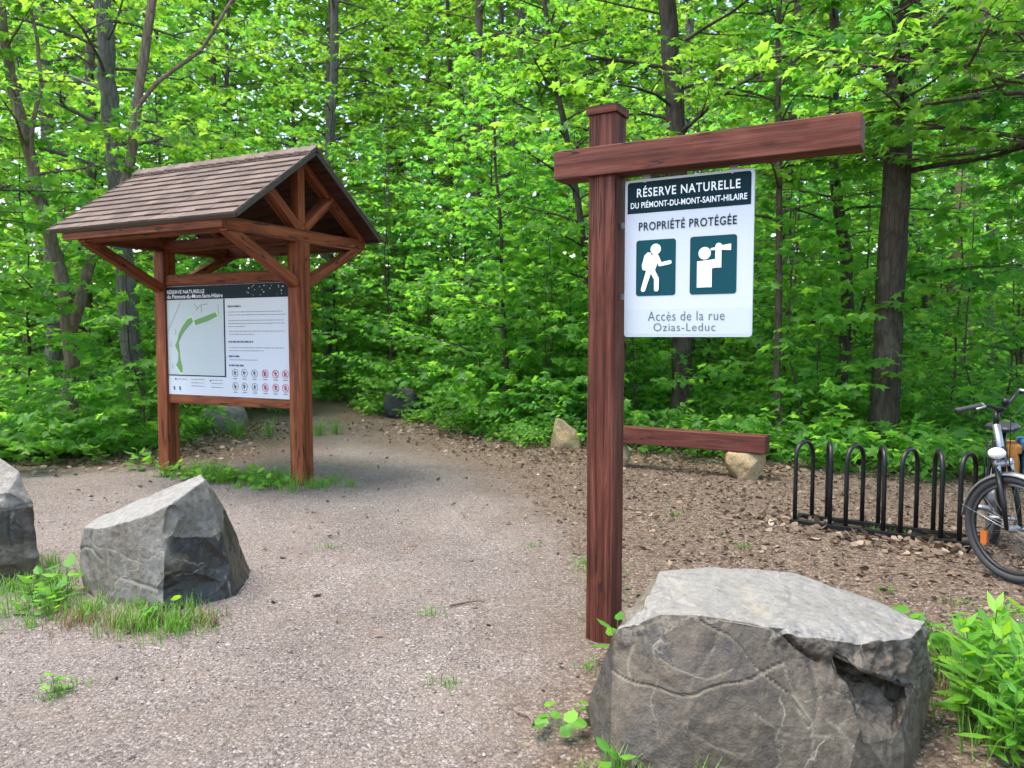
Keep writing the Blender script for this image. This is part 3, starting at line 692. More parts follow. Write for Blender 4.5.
# ------------------------------------------------------------------ boulders
def boulder(name, pts, tints, label, mat, cat='boulder', gouges=(), sub=4, amp=0.012, bev=0.02, seed=0, group=None, facet=0.02, cuts=(), fine=0.016, front_veins=(), top_veins=(), broken=()):
    """hull of the corner points, edges chipped round, then faces broken up. tints: function(normal, centre) -> 0..1"""
    bm = bmesh.new()
    c0 = sum((Vector(p) for p in pts), Vector())/len(pts); base = Vector((c0.x, c0.y, 0))
    for p in pts: bm.verts.new(Vector(p)-base)
    r = bmesh.ops.convex_hull(bm, input=bm.verts[:])
    bmesh.ops.delete(bm, geom=[v for v in bm.verts if not v.link_faces], context='VERTS')
    bmesh.ops.dissolve_limit(bm, angle_limit=RAD(9), verts=bm.verts[:], edges=bm.edges[:])
    for cut in cuts:
        m0 = bpy.data.meshes.new('raw'); bm.to_mesh(m0); o0 = link(bpy.data.objects.new('raw', m0))
        bc = bmesh.new()
        for p in cut: bc.verts.new(Vector(p)-base)
        bmesh.ops.convex_hull(bc, input=bc.verts[:]); bmesh.ops.recalc_face_normals(bc, faces=bc.faces[:])
        m1 = bpy.data.meshes.new('cutter'); bc.to_mesh(m1); bc.free(); o1 = link(bpy.data.objects.new('cutter', m1))
        bo = o0.modifiers.new('cut', 'BOOLEAN'); bo.operation = 'DIFFERENCE'; bo.solver = 'EXACT'; bo.object = o1
        bpy.context.view_layer.update()
        m2 = bpy.data.meshes.new_from_object(o0.evaluated_get(bpy.context.evaluated_depsgraph_get()))
        bm.clear(); bm.from_mesh(m2)
        for q in (o0, o1): bpy.data.objects.remove(q)
        for q in (m0, m1, m2): bpy.data.meshes.remove(q)
    bmesh.ops.recalc_face_normals(bm, faces=bm.faces[:])
    bmesh.ops.bevel(bm, geom=bm.edges[:], offset=bev, segments=2, profile=0.6, affect='EDGES', clamp_overlap=True)
    bmesh.ops.triangulate(bm, faces=bm.faces[:])
    lay = bm.faces.layers.float.new('tint'); bm.normal_update()
    for i in range(sub+3):
        lim = 0.35/(2**i)
        lim = max(lim, fine)
        es = [e for e in bm.edges if e.calc_length() > lim]
        if not es: break
        bmesh.ops.subdivide_edges(bm, edges=es, cuts=1, use_grid_fill=False)
        bmesh.ops.triangulate(bm, faces=[f for f in bm.faces if len(f.verts) > 3])
    bm.verts.index_update(); bm.normal_update()
    off = Vector((seed*7.3, seed*3.1, seed*1.7)); mv = []
    for f in bm.faces:
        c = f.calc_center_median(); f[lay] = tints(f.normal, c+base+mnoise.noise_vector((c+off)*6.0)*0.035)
    vl = bm.verts.layers.float.new('vein')
    def poly_d(x, y, P):
        best = 9
        for (ax, ay), (bx, by) in zip(P, P[1:]):
            ex, ey = bx-ax, by-ay; t = max(0, min(1, ((x-ax)*ex+(y-ay)*ey)/(ex*ex+ey*ey))); best = min(best, math.hypot(x-ax-ex*t, y-ay-ey*t))
        return best
    vamt = {}
    for v in bm.verts:
        w = v.co+base; k = 0.0; dp = 0.0
        j = mnoise.noise_vector((v.co+off)*7.0)*0.022
        for lst, on, ax2 in ((front_veins, v.normal.y < -0.4, 'z'), (top_veins, v.normal.z > 0.6, 'y')):
            if not on: continue
            for P, wd, pale, deep in lst:
                q = poly_d(w.x+j.x, getattr(w, ax2)+j.z, P)/wd
                if q < 2.5:
                    e = math.exp(-q*q)*(0.55+0.9*max(0, mnoise.noise((v.co+off)*11)+0.3)); k = max(k, pale*e); dp = max(dp, deep*math.exp(-q*q*2.5))
        v[vl] = min(1.0, k); vamt[v.index] = dp
    for v in bm.verts:
        p = v.co+off
        h = mnoise.fractal(p*2.2, 1.0, 2.0, 5)*amp*1.1+mnoise.fractal(p*9, 0.9, 2.0, 4)*amp*0.5
        cell = mnoise.voronoi(p*2.6+mnoise.noise_vector(p*3.0)*0.35)[0]
        h -= max(0.0, 0.10-(cell[1]-cell[0]))*facet*1.3*(0.5+mnoise.noise(p*2.3))   # cracks between chips
        h -= vamt.get(v.index, 0.0)
        for bc_, br_, ba_ in broken:
            e = 1-((v.co+base)-Vector(bc_)).length/br_
            if e > 0: h += mnoise.fractal(p*8, 0.8, 2.0, 4)*ba_*min(1, e*2)+(mnoise.noise(p*16))*ba_*0.25*min(1, e*2)
        q = v.co+v.normal*h
        for g0, g1, rad, dep, dirn in gouges:
            a = Vector(g0)-base; b = Vector(g1)-base; t = max(0, min(1, (v.co-a).dot(b-a)/(b-a).length_squared))
            dd = (v.co-(a+(b-a)*t)).length/rad*(1+0.35*mnoise.noise(p*6))
            if dd < 1: q += Vector(dirn)*dep*(1-dd**3)
        mv.append(q)
    for v, q in zip(bm.verts, mv): v.co = q
    me = bpy.data.meshes.new(name); bm.to_mesh(me); bm.free()
    me.materials.append(mat)
    o = bpy.data.objects.new(name, me); link(o); o.location = base
    return tag(o, label, cat, group)

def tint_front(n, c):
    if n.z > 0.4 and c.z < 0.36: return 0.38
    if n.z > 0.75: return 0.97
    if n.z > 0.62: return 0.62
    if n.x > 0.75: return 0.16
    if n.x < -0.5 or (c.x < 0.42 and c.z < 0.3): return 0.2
    if 1.1 < c.x < 1.55 and c.z < 0.4 and n.z < -0.2: return 0.1  # underside of the hollow: shade painted into the tint
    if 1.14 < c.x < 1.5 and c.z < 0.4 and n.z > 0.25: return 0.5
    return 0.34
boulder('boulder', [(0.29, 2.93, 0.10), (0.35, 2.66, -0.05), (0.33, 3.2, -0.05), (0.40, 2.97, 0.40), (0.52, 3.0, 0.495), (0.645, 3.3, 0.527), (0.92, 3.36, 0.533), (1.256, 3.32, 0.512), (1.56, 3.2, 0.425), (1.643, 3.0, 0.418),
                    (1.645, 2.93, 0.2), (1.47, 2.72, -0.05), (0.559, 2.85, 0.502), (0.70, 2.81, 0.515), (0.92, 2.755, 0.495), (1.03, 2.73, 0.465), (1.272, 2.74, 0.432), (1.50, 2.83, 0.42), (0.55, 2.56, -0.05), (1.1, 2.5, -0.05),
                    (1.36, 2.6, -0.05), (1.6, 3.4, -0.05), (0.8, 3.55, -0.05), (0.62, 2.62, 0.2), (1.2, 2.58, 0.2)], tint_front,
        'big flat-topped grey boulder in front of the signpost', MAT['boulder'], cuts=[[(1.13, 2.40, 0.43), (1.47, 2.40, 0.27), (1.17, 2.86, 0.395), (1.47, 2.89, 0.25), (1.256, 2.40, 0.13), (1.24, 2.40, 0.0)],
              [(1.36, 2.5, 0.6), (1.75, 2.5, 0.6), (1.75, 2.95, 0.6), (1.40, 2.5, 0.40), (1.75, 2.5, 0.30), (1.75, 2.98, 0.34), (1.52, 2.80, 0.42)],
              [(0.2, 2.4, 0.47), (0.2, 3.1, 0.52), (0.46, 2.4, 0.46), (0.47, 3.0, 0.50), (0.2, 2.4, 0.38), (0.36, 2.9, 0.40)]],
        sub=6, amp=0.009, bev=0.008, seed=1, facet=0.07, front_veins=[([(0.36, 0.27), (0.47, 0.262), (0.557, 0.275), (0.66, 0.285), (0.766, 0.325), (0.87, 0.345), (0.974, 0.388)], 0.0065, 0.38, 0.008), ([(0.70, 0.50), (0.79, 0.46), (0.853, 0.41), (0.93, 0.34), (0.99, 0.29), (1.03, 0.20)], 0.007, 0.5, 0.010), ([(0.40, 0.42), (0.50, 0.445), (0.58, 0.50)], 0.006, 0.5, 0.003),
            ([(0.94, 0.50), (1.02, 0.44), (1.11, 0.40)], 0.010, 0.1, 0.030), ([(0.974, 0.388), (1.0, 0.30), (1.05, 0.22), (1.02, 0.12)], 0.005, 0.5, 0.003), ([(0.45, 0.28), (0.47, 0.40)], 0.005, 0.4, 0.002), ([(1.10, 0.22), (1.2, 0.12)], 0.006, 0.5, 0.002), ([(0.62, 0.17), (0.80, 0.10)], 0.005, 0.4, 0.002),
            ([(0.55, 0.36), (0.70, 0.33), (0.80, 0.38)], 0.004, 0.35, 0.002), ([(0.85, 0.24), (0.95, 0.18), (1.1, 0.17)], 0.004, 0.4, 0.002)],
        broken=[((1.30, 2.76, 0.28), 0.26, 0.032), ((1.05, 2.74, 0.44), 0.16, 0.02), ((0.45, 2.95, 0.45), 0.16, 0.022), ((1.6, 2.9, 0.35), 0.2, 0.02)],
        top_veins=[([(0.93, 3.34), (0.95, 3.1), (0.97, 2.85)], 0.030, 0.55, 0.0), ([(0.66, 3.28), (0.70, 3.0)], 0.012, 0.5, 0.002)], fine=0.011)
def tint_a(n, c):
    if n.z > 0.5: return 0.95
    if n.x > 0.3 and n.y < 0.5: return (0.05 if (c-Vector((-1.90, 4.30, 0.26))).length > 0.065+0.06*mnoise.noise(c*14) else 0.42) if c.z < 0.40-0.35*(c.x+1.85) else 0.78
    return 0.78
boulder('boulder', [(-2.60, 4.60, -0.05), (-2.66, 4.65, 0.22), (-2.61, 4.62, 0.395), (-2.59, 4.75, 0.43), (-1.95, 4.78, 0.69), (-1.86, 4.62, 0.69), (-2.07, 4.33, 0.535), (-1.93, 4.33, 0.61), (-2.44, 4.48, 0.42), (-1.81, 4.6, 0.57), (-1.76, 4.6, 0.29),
                    (-1.66, 4.58, 0.02), (-1.70, 4.45, -0.06), (-1.95, 4.22, 0.05), (-1.95, 4.25, 0.3), (-2.35, 4.38, -0.05), (-1.75, 5.1, -0.05), (-1.9, 5.0, 0.45), (-2.5, 5.0, -0.05)], tint_a,
        'wedge-shaped grey boulder with grass round its foot, in front of the kiosk', MAT['boulder'], gouges=[((-1.86, 4.36, 0.36), (-1.76, 4.42, 0.16), 0.14, 0.04, (-0.5, 0.75, 0.05)), ((-1.93, 4.31, 0.56), (-1.94, 4.28, 0.46), 0.045, 0.035, (-.1, 0.9, 0)), ((-1.90, 4.26, 0.12), (-1.72, 4.42, 0.05), 0.09, 0.035, (-0.5, 0.75, 0)), ((-2.62, 4.52, 0.3), (-2.52, 4.48, 0.08), 0.07, 0.03, (0.5, 0.7, 0))],
        sub=6, amp=0.009, bev=0.008, seed=2, facet=0.07, fine=0.012, front_veins=[([(-2.5, 0.33), (-2.3, 0.30), (-2.1, 0.26)], 0.008, 0.5, 0.002), ([(-2.4, 0.42), (-2.36, 0.2)], 0.008, 0.5, 0.003), ([(-1.95, 0.53), (-1.96, 0.40), (-1.93, 0.30)], 0.02, 0.7, 0.010)])
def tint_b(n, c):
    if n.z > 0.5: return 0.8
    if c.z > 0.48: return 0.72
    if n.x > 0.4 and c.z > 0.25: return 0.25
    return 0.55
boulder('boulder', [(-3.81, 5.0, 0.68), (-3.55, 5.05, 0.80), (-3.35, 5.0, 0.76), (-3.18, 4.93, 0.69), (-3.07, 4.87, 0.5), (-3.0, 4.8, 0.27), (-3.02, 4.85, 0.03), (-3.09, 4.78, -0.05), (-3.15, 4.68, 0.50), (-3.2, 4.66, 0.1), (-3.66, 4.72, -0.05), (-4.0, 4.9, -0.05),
                    (-4.0, 4.95, 0.4), (-3.35, 5.25, -0.05), (-3.45, 5.2, 0.5), (-3.9, 5.4, -0.05), (-3.6, 4.7, 0.5)], tint_b,
        'rounded grey boulder cut off by the edge of the photo, beside the wedge-shaped one', MAT['boulder'], gouges=[((-3.12, 4.74, 0.48), (-3.04, 4.82, 0.26), 0.11, 0.045, (-0.6, 0.6, 0)), ((-3.6, 4.66, 0.05), (-3.15, 4.68, 0.03), 0.11, 0.05, (0, 0.8, 0.1))],
        sub=6, amp=0.011, bev=0.014, seed=3, facet=0.10, fine=0.013)

def stone(center, size, label, mat, tint, seed, rz=0.0, bev=0.1, cat='stone', group=None):
    rg = random.Random(seed); pts = []
    for i in range(22):
        z = -1+2*(i+0.5)/22; a = i*2.39996; r = math.sqrt(1-z*z); k = 1+rg.uniform(-0.12, 0.1)
        q = Vector((r*math.cos(a)*k, r*math.sin(a)*k, z*k))
        q = Vector((math.copysign(abs(q.x)**0.8, q.x), math.copysign(abs(q.y)**0.8, q.y), math.copysign(abs(q.z)**0.8, q.z)))
        q = Matrix.Rotation(rz, 3, 'Z') @ Vector((q.x*size[0]/2, q.y*size[1]/2, q.z*size[2]/2))
        pts.append(q+Vector(center))
    return boulder('stone', pts, lambda n, c: tint+rg.uniform(-0.15, 0.15)+(0.15 if n.z > 0.6 else 0), label, mat, cat, sub=3, amp=0.012, bev=bev*min(size), seed=seed, group=group, facet=0.02)
boulder('stone', [(0.53, 10.6, -0.05), (0.96, 10.6, -0.05), (0.55, 10.95, -0.05), (0.95, 10.95, -0.05), (0.54, 10.62, 0.16), (0.60, 10.68, 0.43), (0.70, 10.66, 0.42), (0.92, 10.64, 0.24), (0.97, 10.75, 0.12), (0.64, 10.85, 0.40), (0.9, 10.9, 0.2), (0.75, 10.55, 0.1)],
        lambda n, c: 0.8 if n.z > 0.5 else 0.6, 'yellowish stone with a pointed top at the edge of the undergrowth', MAT['pale_rock'], 'stone', sub=4, amp=0.012, bev=0.03, seed=11, facet=0.04)
boulder('stone', [(2.36, 8.3, 0.29), (2.74, 8.28, 0.29), (2.38, 8.62, 0.29), (2.74, 8.62, 0.29), (2.34, 8.3, 0.18), (2.77, 8.3, 0.20), (2.42, 8.28, 0.05), (2.68, 8.28, 0.03), (2.5, 8.24, -0.05), (2.64, 8.24, -0.05), (2.5, 8.6, -0.05), (2.66, 8.6, -0.05), (2.4, 8.6, 0.1), (2.75, 8.6, 0.1), (2.56, 8.2, 0.15)],
        lambda n, c: 0.7 if n.z > 0.5 else 0.55, 'tan stone holding up the free end of the low beam bench', MAT['pale_rock'], 'stone', sub=4, amp=0.012, bev=0.03, seed=12, facet=0.04)
stone((1.27, 9.22, 0.115), (0.36, 0.34, 0.37), 'pale round stone under the beam bench, half hidden by the signpost', MAT['pale_rock'], 0.85, 13)
stone((-2.12, 14.9, 0.20), (0.86, 0.66, 0.78), 'dark grey rock beside the path at the bend', MAT['dark_rock'], 0.25, 14)
stone((-4.75, 12.7, 0.18), (0.75, 0.6, 0.6), 'pale grey rock behind the kiosk, seen below its panel', MAT['boulder'], 0.85, 15)

# ------------------------------------------------------------------ beam bench
b = thing('beam_bench', 'low bench made of one red-brown squared beam laid on stones', 'bench', (1.9, 8.82, 0))
bx0, bx1 = Vector((-0.78, 0.47, 0.392)), Vector((0.86, -0.56, 0.392))
beam('seat', bx0, bx1, 0.2, 0.19, MAT['bench_wood'], b, 0.008)

# ------------------------------------------------------------------ bike rack
def build_rack():
    p0, p1 = Vector((2.30, 6.29, 0)), Vector((3.42, 5.52, 0)); e = (p1-p0).normalized(); bk = Vector((-e.y, e.x, 0))
    r = thing('bike_rack', 'black tubular bike rack with a row of hoops on the leaf litter', 'bike rack', p0, math.atan2(e.y, e.x))
    ln = (p1-p0).length; W = 0.25
    for y in (0, W):
        m = MB(); m.box(0, ln, y-0.02, y+0.02, 0.012, 0.05); m.build('rail', MAT['black_paint'], r, bevel=0.004)
    for x in (0.03, ln-0.03):
        m = MB(); m.box(x-0.018, x+0.018, 0.021, W-0.021, 0.014, 0.048); m.build('cross_bar', MAT['black_paint'], r, bevel=0.004)
    for i in range(7):
        x = 0.075+i*0.196; sk = 0.038 if i % 2 == 0 else -0.038
        a = Vector((x-sk, 0, 0.045)); b2 = Vector((x+sk, W, 0.045)); R = (b2-a).length/2; h = 0.685-R; c = (a+b2)/2; u = (b2-a).normalized()
        pts = [a, a+Vector((0, 0, h*0.5-0.02))]
        for j in range(13):
            t = PI*j/12; pts.append(c-u*(R*math.cos(t))+Vector((0, 0, h-0.045+R*math.sin(t))))
        pts += [b2+Vector((0, 0, h*0.5-0.02)), b2]
        m = MB(); m.tube(pts, 0.0175, 12); m.build('hoop', MAT['black_paint'], r, smooth=True)
build_rack()

# ------------------------------------------------------------------ bicycle and its bags
def build_bike():
    WD = Vector((0.35, -0.94, 0)).normalized()      # where the turned front wheel points
    F = Vector((-0.44, -0.90, 0)).normalized()      # where the frame points
    hub = Vector((3.17, 4.80, 0.338))
    bk = thing('bicycle', 'parked bicycle with black tyres and a white headlamp beside the bike rack', 'bicycle', (hub.x, hub.y, 0))
    O = Vector((hub.x, hub.y, 0))
    Lc = lambda p: Vector(p)-O
    BP, AL, RB = MAT['black_paint'], MAT['alu'], MAT['rubber']
    def wheel(c, d, motor):
        ax = Vector((-d.y, d.x, 0))
        M = Matrix.Translation(Lc(c)) @ Matrix((d, Vector((0, 0, 1)), ax)).transposed().to_4x4()
        m = MB(); m.torus(M, 0.312, 0.026, 64, 10); w = m.build('wheel', RB, bk, True)
        m = MB(); m.lathe([(0.272, -0.012), (0.289, -0.014), (0.289, 0.014), (0.272, 0.012)], M, 64); m.f = [f for f in m.f if len(f) == 4]; m.r = m.r[:len(m.f)]
        m.build('rim', MAT['spoke'], w, True)
        m = MB()
        for i in range(28):
            a = 2*PI*i/28; b2 = a+(0.35 if i % 2 else -0.35); z = 0.026 if i % 4 < 2 else -0.026
            m.tube([M @ Vector((0.03*math.cos(b2), 0.03*math.sin(b2), z)), M @ Vector((0.274*math.cos(a), 0.274*math.sin(a), 0))], 0.0016, 4)
        m.build('spokes', MAT['spoke'], w)
        m = MB(); hr = 0.075 if motor else 0.024
        m.lathe([(0.012, -0.055), (hr*0.6, -0.045), (hr, -0.03), (hr, 0.03), (hr*0.6, 0.045), (0.012, 0.055)], M, 24)
        m.build('hub', MAT['grey_plastic'], w, True)
        return M, w
    M, w = wheel(hub, WD, False)
    m = MB()
    pr = [M @ Vector((-0.20+a, -0.10+b2, 0.004)) for a, b2 in ((-0.02, -0.045), (0.02, -0.045), (0.024, 0.045), (-0.024, 0.045))]
    pr2 = [M @ Vector((-0.20+a, -0.10+b2, -0.006)) for a, b2 in ((-0.02, -0.045), (0.02, -0.045), (0.024, 0.045), (-0.024, 0.045))]
    m.add(pr+pr2, [(0, 1, 2, 3), (7, 6, 5, 4), (0, 4, 5, 1), (1, 5, 6, 2), (2, 6, 7, 3), (3, 7, 4, 0)])
    m.build('reflector', MAT['orange_reflector'], w)
    rear = hub-F*1.06; rear.z = 0.338
    wheel(rear, F, True)
    ax = Vector((-WD.y, WD.x, 0))
    lean = Vector((0.045, 0.02, 0))
    crown = hub-WD*0.105+lean*0.6+Vector((0, 0, 0.40)); head = hub-WD*0.19+lean*1.3+Vector((0, 0, 0.64)); top = hub-WD*0.20+lean*1.6+Vector((0, 0, 0.73))
    # fork
    fk = MB()
    for s in (-1, 1):
        fk.tube([Lc(hub+ax*s*0.062), Lc(hub+ax*s*0.062-WD*0.03+Vector((0, 0, 0.18))), Lc(crown+ax*s*0.06-Vector((0, 0, 0.02)))], [0.011, 0.018, 0.018], 10)
    fk.build('fork', BP, bk, True)
    fk = MB()
    for s in (-1, 1):
        fk.tube([Lc(crown+ax*s*0.06-Vector((0, 0, 0.10))+WD*0.026), Lc(crown+ax*s*0.06+Vector((0, 0, 0.03)))], 0.0145, 10)
    fk.tube([Lc(crown-ax*0.075), Lc(crown+ax*0.075)], 0.021, 10)
    fk.build('fork_crown', AL, bk, True)
    m = MB(); m.tube([Lc(crown), Lc(head)], 0.023, 12); m.build('head_tube', AL, bk, True)
    m = MB(); m.tube([Lc(head+Vector((0, 0, 0.002))), Lc(top)], 0.017, 10); m.tube([Lc(top), Lc(top+WD*0.05+Vector((0, 0, 0.02)))], 0.018, 10); st = m.build('stem', BP, bk, True)
    bc = top+WD*0.05+Vector((0, 0, 0.03))
    B = (ax*0.97+Vector((0.12, 0.0, 0))).normalized()
    B = B if B.x > 0 else -B
    pts = []
    for t in np.linspace(-1, 1, 17):
        q = bc+B*(t*0.32)-WD*(0.10*max(0, abs(t)-0.25))
        q.z += 0.075*max(0, min(1, (abs(t)-0.06)/0.3))-0.03*max(0, abs(t)-0.55) + 0.035*t
        if t < 0: q.z -= 0.05*min(1, -t/0.3)
        pts.append(Lc(q))
    m = MB(); m.tube(pts, 0.0115, 10); hb = m.build('handlebar', BP, bk, True)
    for ends in (pts[:5], pts[-5:]):
        m = MB(); m.tube(ends, 0.0175, 10); m.build('grip', RB, hb, True)
    for e, s in ((pts[4], -1), (pts[-5], 1)):
        m = MB(); e = Vector(e); m.tube([e+Vector((0, 0, 0.012)), e+WD*0.04+B*s*0.02+Vector((0, 0, 0.0)), e+WD*0.055+B*s*0.11-Vector((0, 0, 0.012))], [0.012, 0.008, 0.006], 8); m.build('brake_lever', AL, hb, True)
    m = MB(); m.tube([Lc(bc+Vector((0, 0, .02))), Lc(bc+Vector((0, 0, .05))+WD*.02)], [0.022, 0.018], 12); m.build('bar_bracket', BP, hb, True)
    # cables
    cb = MB()
    for s in (4, 12):
        a = Vector(pts[s]); cpt = Lc(head+WD*0.10)
        cb.tube([a, a+WD*0.08+Vector((0, 0, -0.03)), cpt+Vector((0, 0, 0.05)), Lc(crown+WD*0.04)], 0.003, 6)
    cb.build('brake_cable', BP, bk, True)
    # mudguard
    m = MB(); n = 22; vs = []
    for i in range(n):
        a = RAD(38)+RAD(140)*i/(n-1)
        for k2, (off, dr) in enumerate(((-0.033, -0.012), (-0.02, 0.004), (0, 0.009), (0.02, 0.004), (0.033, -0.012))):
            r_ = 0.352+dr; vs.append(M @ Vector((r_*math.cos(a), r_*math.sin(a), off)))
    m.add(vs, [(i*5+j, i*5+j+1, (i+1)*5+j+1, (i+1)*5+j) for i in range(n-1) for j in range(4)])
    fd = m.build('mudguard', AL, bk, True); sd = fd.modifiers.new('thick', 'SOLIDIFY'); sd.thickness = 0.002
    m = MB()
    for s in (-1, 1):
        m.tube([Lc(hub+ax*s*0.058), M @ Vector((0.358*math.cos(RAD(165)), 0.358*math.sin(RAD(165)), s*0.03))], 0.0028, 6)
    m.build('mudguard_stay', AL, bk, True)
    # headlamp: bracket, shell, lens
    lp = crown+Vector((-0.085, -0.06, 0.075)); ld = Vector((-0.8, -0.55, 0.05)).normalized()
    ux = ld.cross(Vector((0, 0, 1))).normalized(); uz = ux.cross(ld)
    Mh = Matrix.Translation(Lc(lp)) @ Matrix((ux*0.75, uz*0.62, ld)).transposed().to_4x4()
    m = MB(); m.lathe([(0.012, -0.085), (0.036, -0.07), (0.054, -0.035), (0.06, 0.0), (0.052, 0.03), (0.03, 0.048), (0.005, 0.052)], Mh, 22); hl = m.build('headlamp', MAT['white_plastic'], bk, True)
    m = MB(); m.tube([Lc(lp-ld*0.05), Lc(crown+Vector((0, 0, 0.02)))], 0.008, 8); m.build('lamp_bracket', BP, hl, True)
    # frame, seat, rear rack
    R = -F
    bb = hub+R*0.56+Vector((0, 0, -0.05)); seat_top = hub+R*0.735+lean*0.6+Vector((0, 0, 0.40)); sad = hub+R*0.80+lean*0.9+Vector((0, 0, 0.545))
    fr = MB()
    for a, b2, rr in ((head-Vector((0, 0, 0.10)), bb, 0.022), (crown+Vector((0, 0, 0.10)), bb+Vector((0, 0, 0.05)), 0.016), (bb, seat_top, 0.018)): fr.tube([Lc(a), Lc(b2)], rr, 10)
    fx = Vector((-F.y, F.x, 0))
    for s in (-1, 1):
        fr.tube([Lc(bb+fx*s*0.03), Lc(rear+fx*s*0.065)], 0.010, 8); fr.tube([Lc(seat_top-Vector((0, 0, 0.04))+fx*s*0.02), Lc(rear+fx*s*0.065)], 0.009, 8)
    fr.build('frame', BP, bk, True)
    m = MB(); m.tube([Lc(seat_top), Lc(sad-Vector((0, 0, 0.03)))], 0.0135, 10); m.build('seat_post', BP, bk, True)
    m = MB(); vs = []; nn = 12
    prof = [(-0.14, 0.035, 0.018), (-0.05, 0.045, 0.028), (0.03, 0.085, 0.035), (0.09, 0.125, 0.045), (0.13, 0.118, 0.04), (0.15, 0.06, 0.02)]
    for (t, hw, hh) in prof:
        for j in range(nn):
            a = 2*PI*j/nn; vs.append(Lc(sad+R*t+fx*(hw*math.cos(a))+Vector((0, 0, hh*math.sin(a)+0.01))))
    k = len(prof); fs = [(i*nn+j, i*nn+(j+1) % nn, (i+1)*nn+(j+1) % nn, (i+1)*nn+j) for i in range(k-1) for j in range(nn)]+[tuple(reversed(range(nn))), tuple((k-1)*nn+j for j in range(nn))]
    m.add(vs, fs); so = m.build('saddle', MAT['saddle'], bk, True); sb = so.modifiers.new('s', 'SUBSURF'); sb.levels = sb.render_levels = 1
    m = MB(); m.tube([Lc(bb-fx*0.09), Lc(bb+fx*0.09)], 0.012, 8)
    for s, a in ((-1, 0.6), (1, 0.6+PI)):
        d = F*math.cos(a)+Vector((0, 0, math.sin(a))); m.tube([Lc(bb+fx*s*0.085), Lc(bb+fx*s*0.09+d*0.16)], 0.009, 8); m.tube([Lc(bb+fx*s*0.09+d*0.16), Lc(bb+fx*s*0.19+d*0.16)], [0.02, 0.018], 8)
    m.build('crank', AL, bk, True)
    m = MB(); rk = rear+Vector((0, 0, 0.40))
    for s in (-1, 1):
        m.tube([Lc(rk+fx*s*0.06-R*0.22), Lc(rk+fx*s*0.06+R*0.18)], 0.006, 8); m.tube([Lc(rear+fx*s*0.07), Lc(rk+fx*s*0.06)], 0.005, 8)
    for t in (-0.2, -0.05, 0.15): m.tube([Lc(rk-fx*0.06+R*t), Lc(rk+fx*0.06+R*t)], 0.006, 8)
    m.build('carrier', BP, bk, True)
    m = MB(); m.tube([Lc(bb+fx*-0.04), Lc(Vector((bb.x, bb.y, 0.005))-fx*0.20+R*0.05)], 0.009, 8); m.build('kickstand', BP, bk, True)
    # bags hanging on the carrier
    def bag(name, c, size, mat, label, d):
        g = thing(name, label, 'bag', (c.x, c.y, c.z-size[2]/2), math.atan2(d.y, d.x))
        bm = bmesh.new(); bmesh.ops.create_cube(bm, size=1.0); bmesh.ops.subdivide_edges(bm, edges=bm.edges[:], cuts=5, use_grid_fill=True)
        for v in bm.verts:
            q = v.co.copy(); q.x *= 1+0.12*(0.25-q.z*q.z); bul = (1-(2*q.x)**4*0.25)*(1-(2*q.z)**4*0.25)
            v.co = Vector((q.x*size[0], q.y*size[1]*bul, (q.z+0.5)*size[2]))+mnoise.noise_vector(q*4+Vector(c))*0.014
        me = bpy.data.meshes.new('bag_body'); bm.to_mesh(me); bm.free(); me.materials.append(mat); me.polygons.foreach_set('use_smooth', [True]*len(me.polygons))
        link(bpy.data.objects.new('bag_body', me), g)
        m2 = MB(); m2.box(-size[0]*0.5, size[0]*0.5, -size[1]*0.60, size[1]*0.56, size[2]*0.80, size[2]*1.04); m2.build('flap', mat, g, bevel=0.02, seg=3)
        m2 = MB(); m2.box(-0.015, 0.015, -size[1]*0.63, -size[1]*0.602, size[2]*0.45, size[2]*0.98); m2.build('strap', BP, g, bevel=0.002)
    pc = hub+R*0.93
    bag('pannier', Vector((3.645, 5.60, 0.62)), (0.30, 0.10, 0.30), MAT['orange_cloth'], 'mustard orange bag behind the bicycle head, next to the blue one', Vector((0.44, 0.9, 0)))
    bag('pannier', Vector((3.762, 5.555, 0.63)), (0.30, 0.13, 0.34), MAT['blue_cloth'], 'blue bag at the back of the bicycle, cut by the edge of the photo', Vector((0.44, 0.9, 0)))
build_bike()

# ================================================================== vegetation
# leaf outlines: (across, along) with a fold; each leaf is two faces that share the midrib
def fold(p, k=0.28, tip=0.10): return (p[0], p[1], -k*abs(p[0])-tip*p[1]*p[1])
MAPLE_V = np.array([fold(p) for p in ((0, 0), (0, 1), (0.40, 0.04), (0.25, 0.30), (0.56, 0.60), (0.20, 0.62), (-0.40, 0.04), (-0.25, 0.30), (-0.56, 0.60), (-0.20, 0.62))])
MAPLE_F = np.array([(0, 2, 3, 4, 5, 1), (0, 1, 9, 8, 7, 6)])
OVAL_V = np.array([fold(p) for p in ((0, 0), (0, 1), (0.25, 0.25), (0.27, 0.58), (-0.25, 0.25), (-0.27, 0.58))])
OVAL_F = np.array([(0, 2, 3, 1), (0, 1, 5, 4)])
LANCE_V = np.array([fold(p, 0.4, 0.25) for p in ((0, 0), (0, 1), (0.15, 0.28), (0.13, 0.60), (-0.15, 0.28), (-0.13, 0.60))])
FAR_V = np.array([fold(p) for p in ((0, 0), (0, 1), (0.42, 0.35), (-0.42, 0.35))])
FAR_F = np.array([(0, 2, 1), (0, 1, 3)])
ROUND_V = np.array([fold(p, 0.15, 0.05) for p in ((0, 0), (0, 0.95), (0.35, -0.05), (0.52, 0.38), (0.30, 0.80), (-0.35, -0.05), (-0.52, 0.38), (-0.30, 0.80))])
ROUND_F = np.array([(0, 2, 3, 4, 1), (0, 1, 7, 6, 5)])
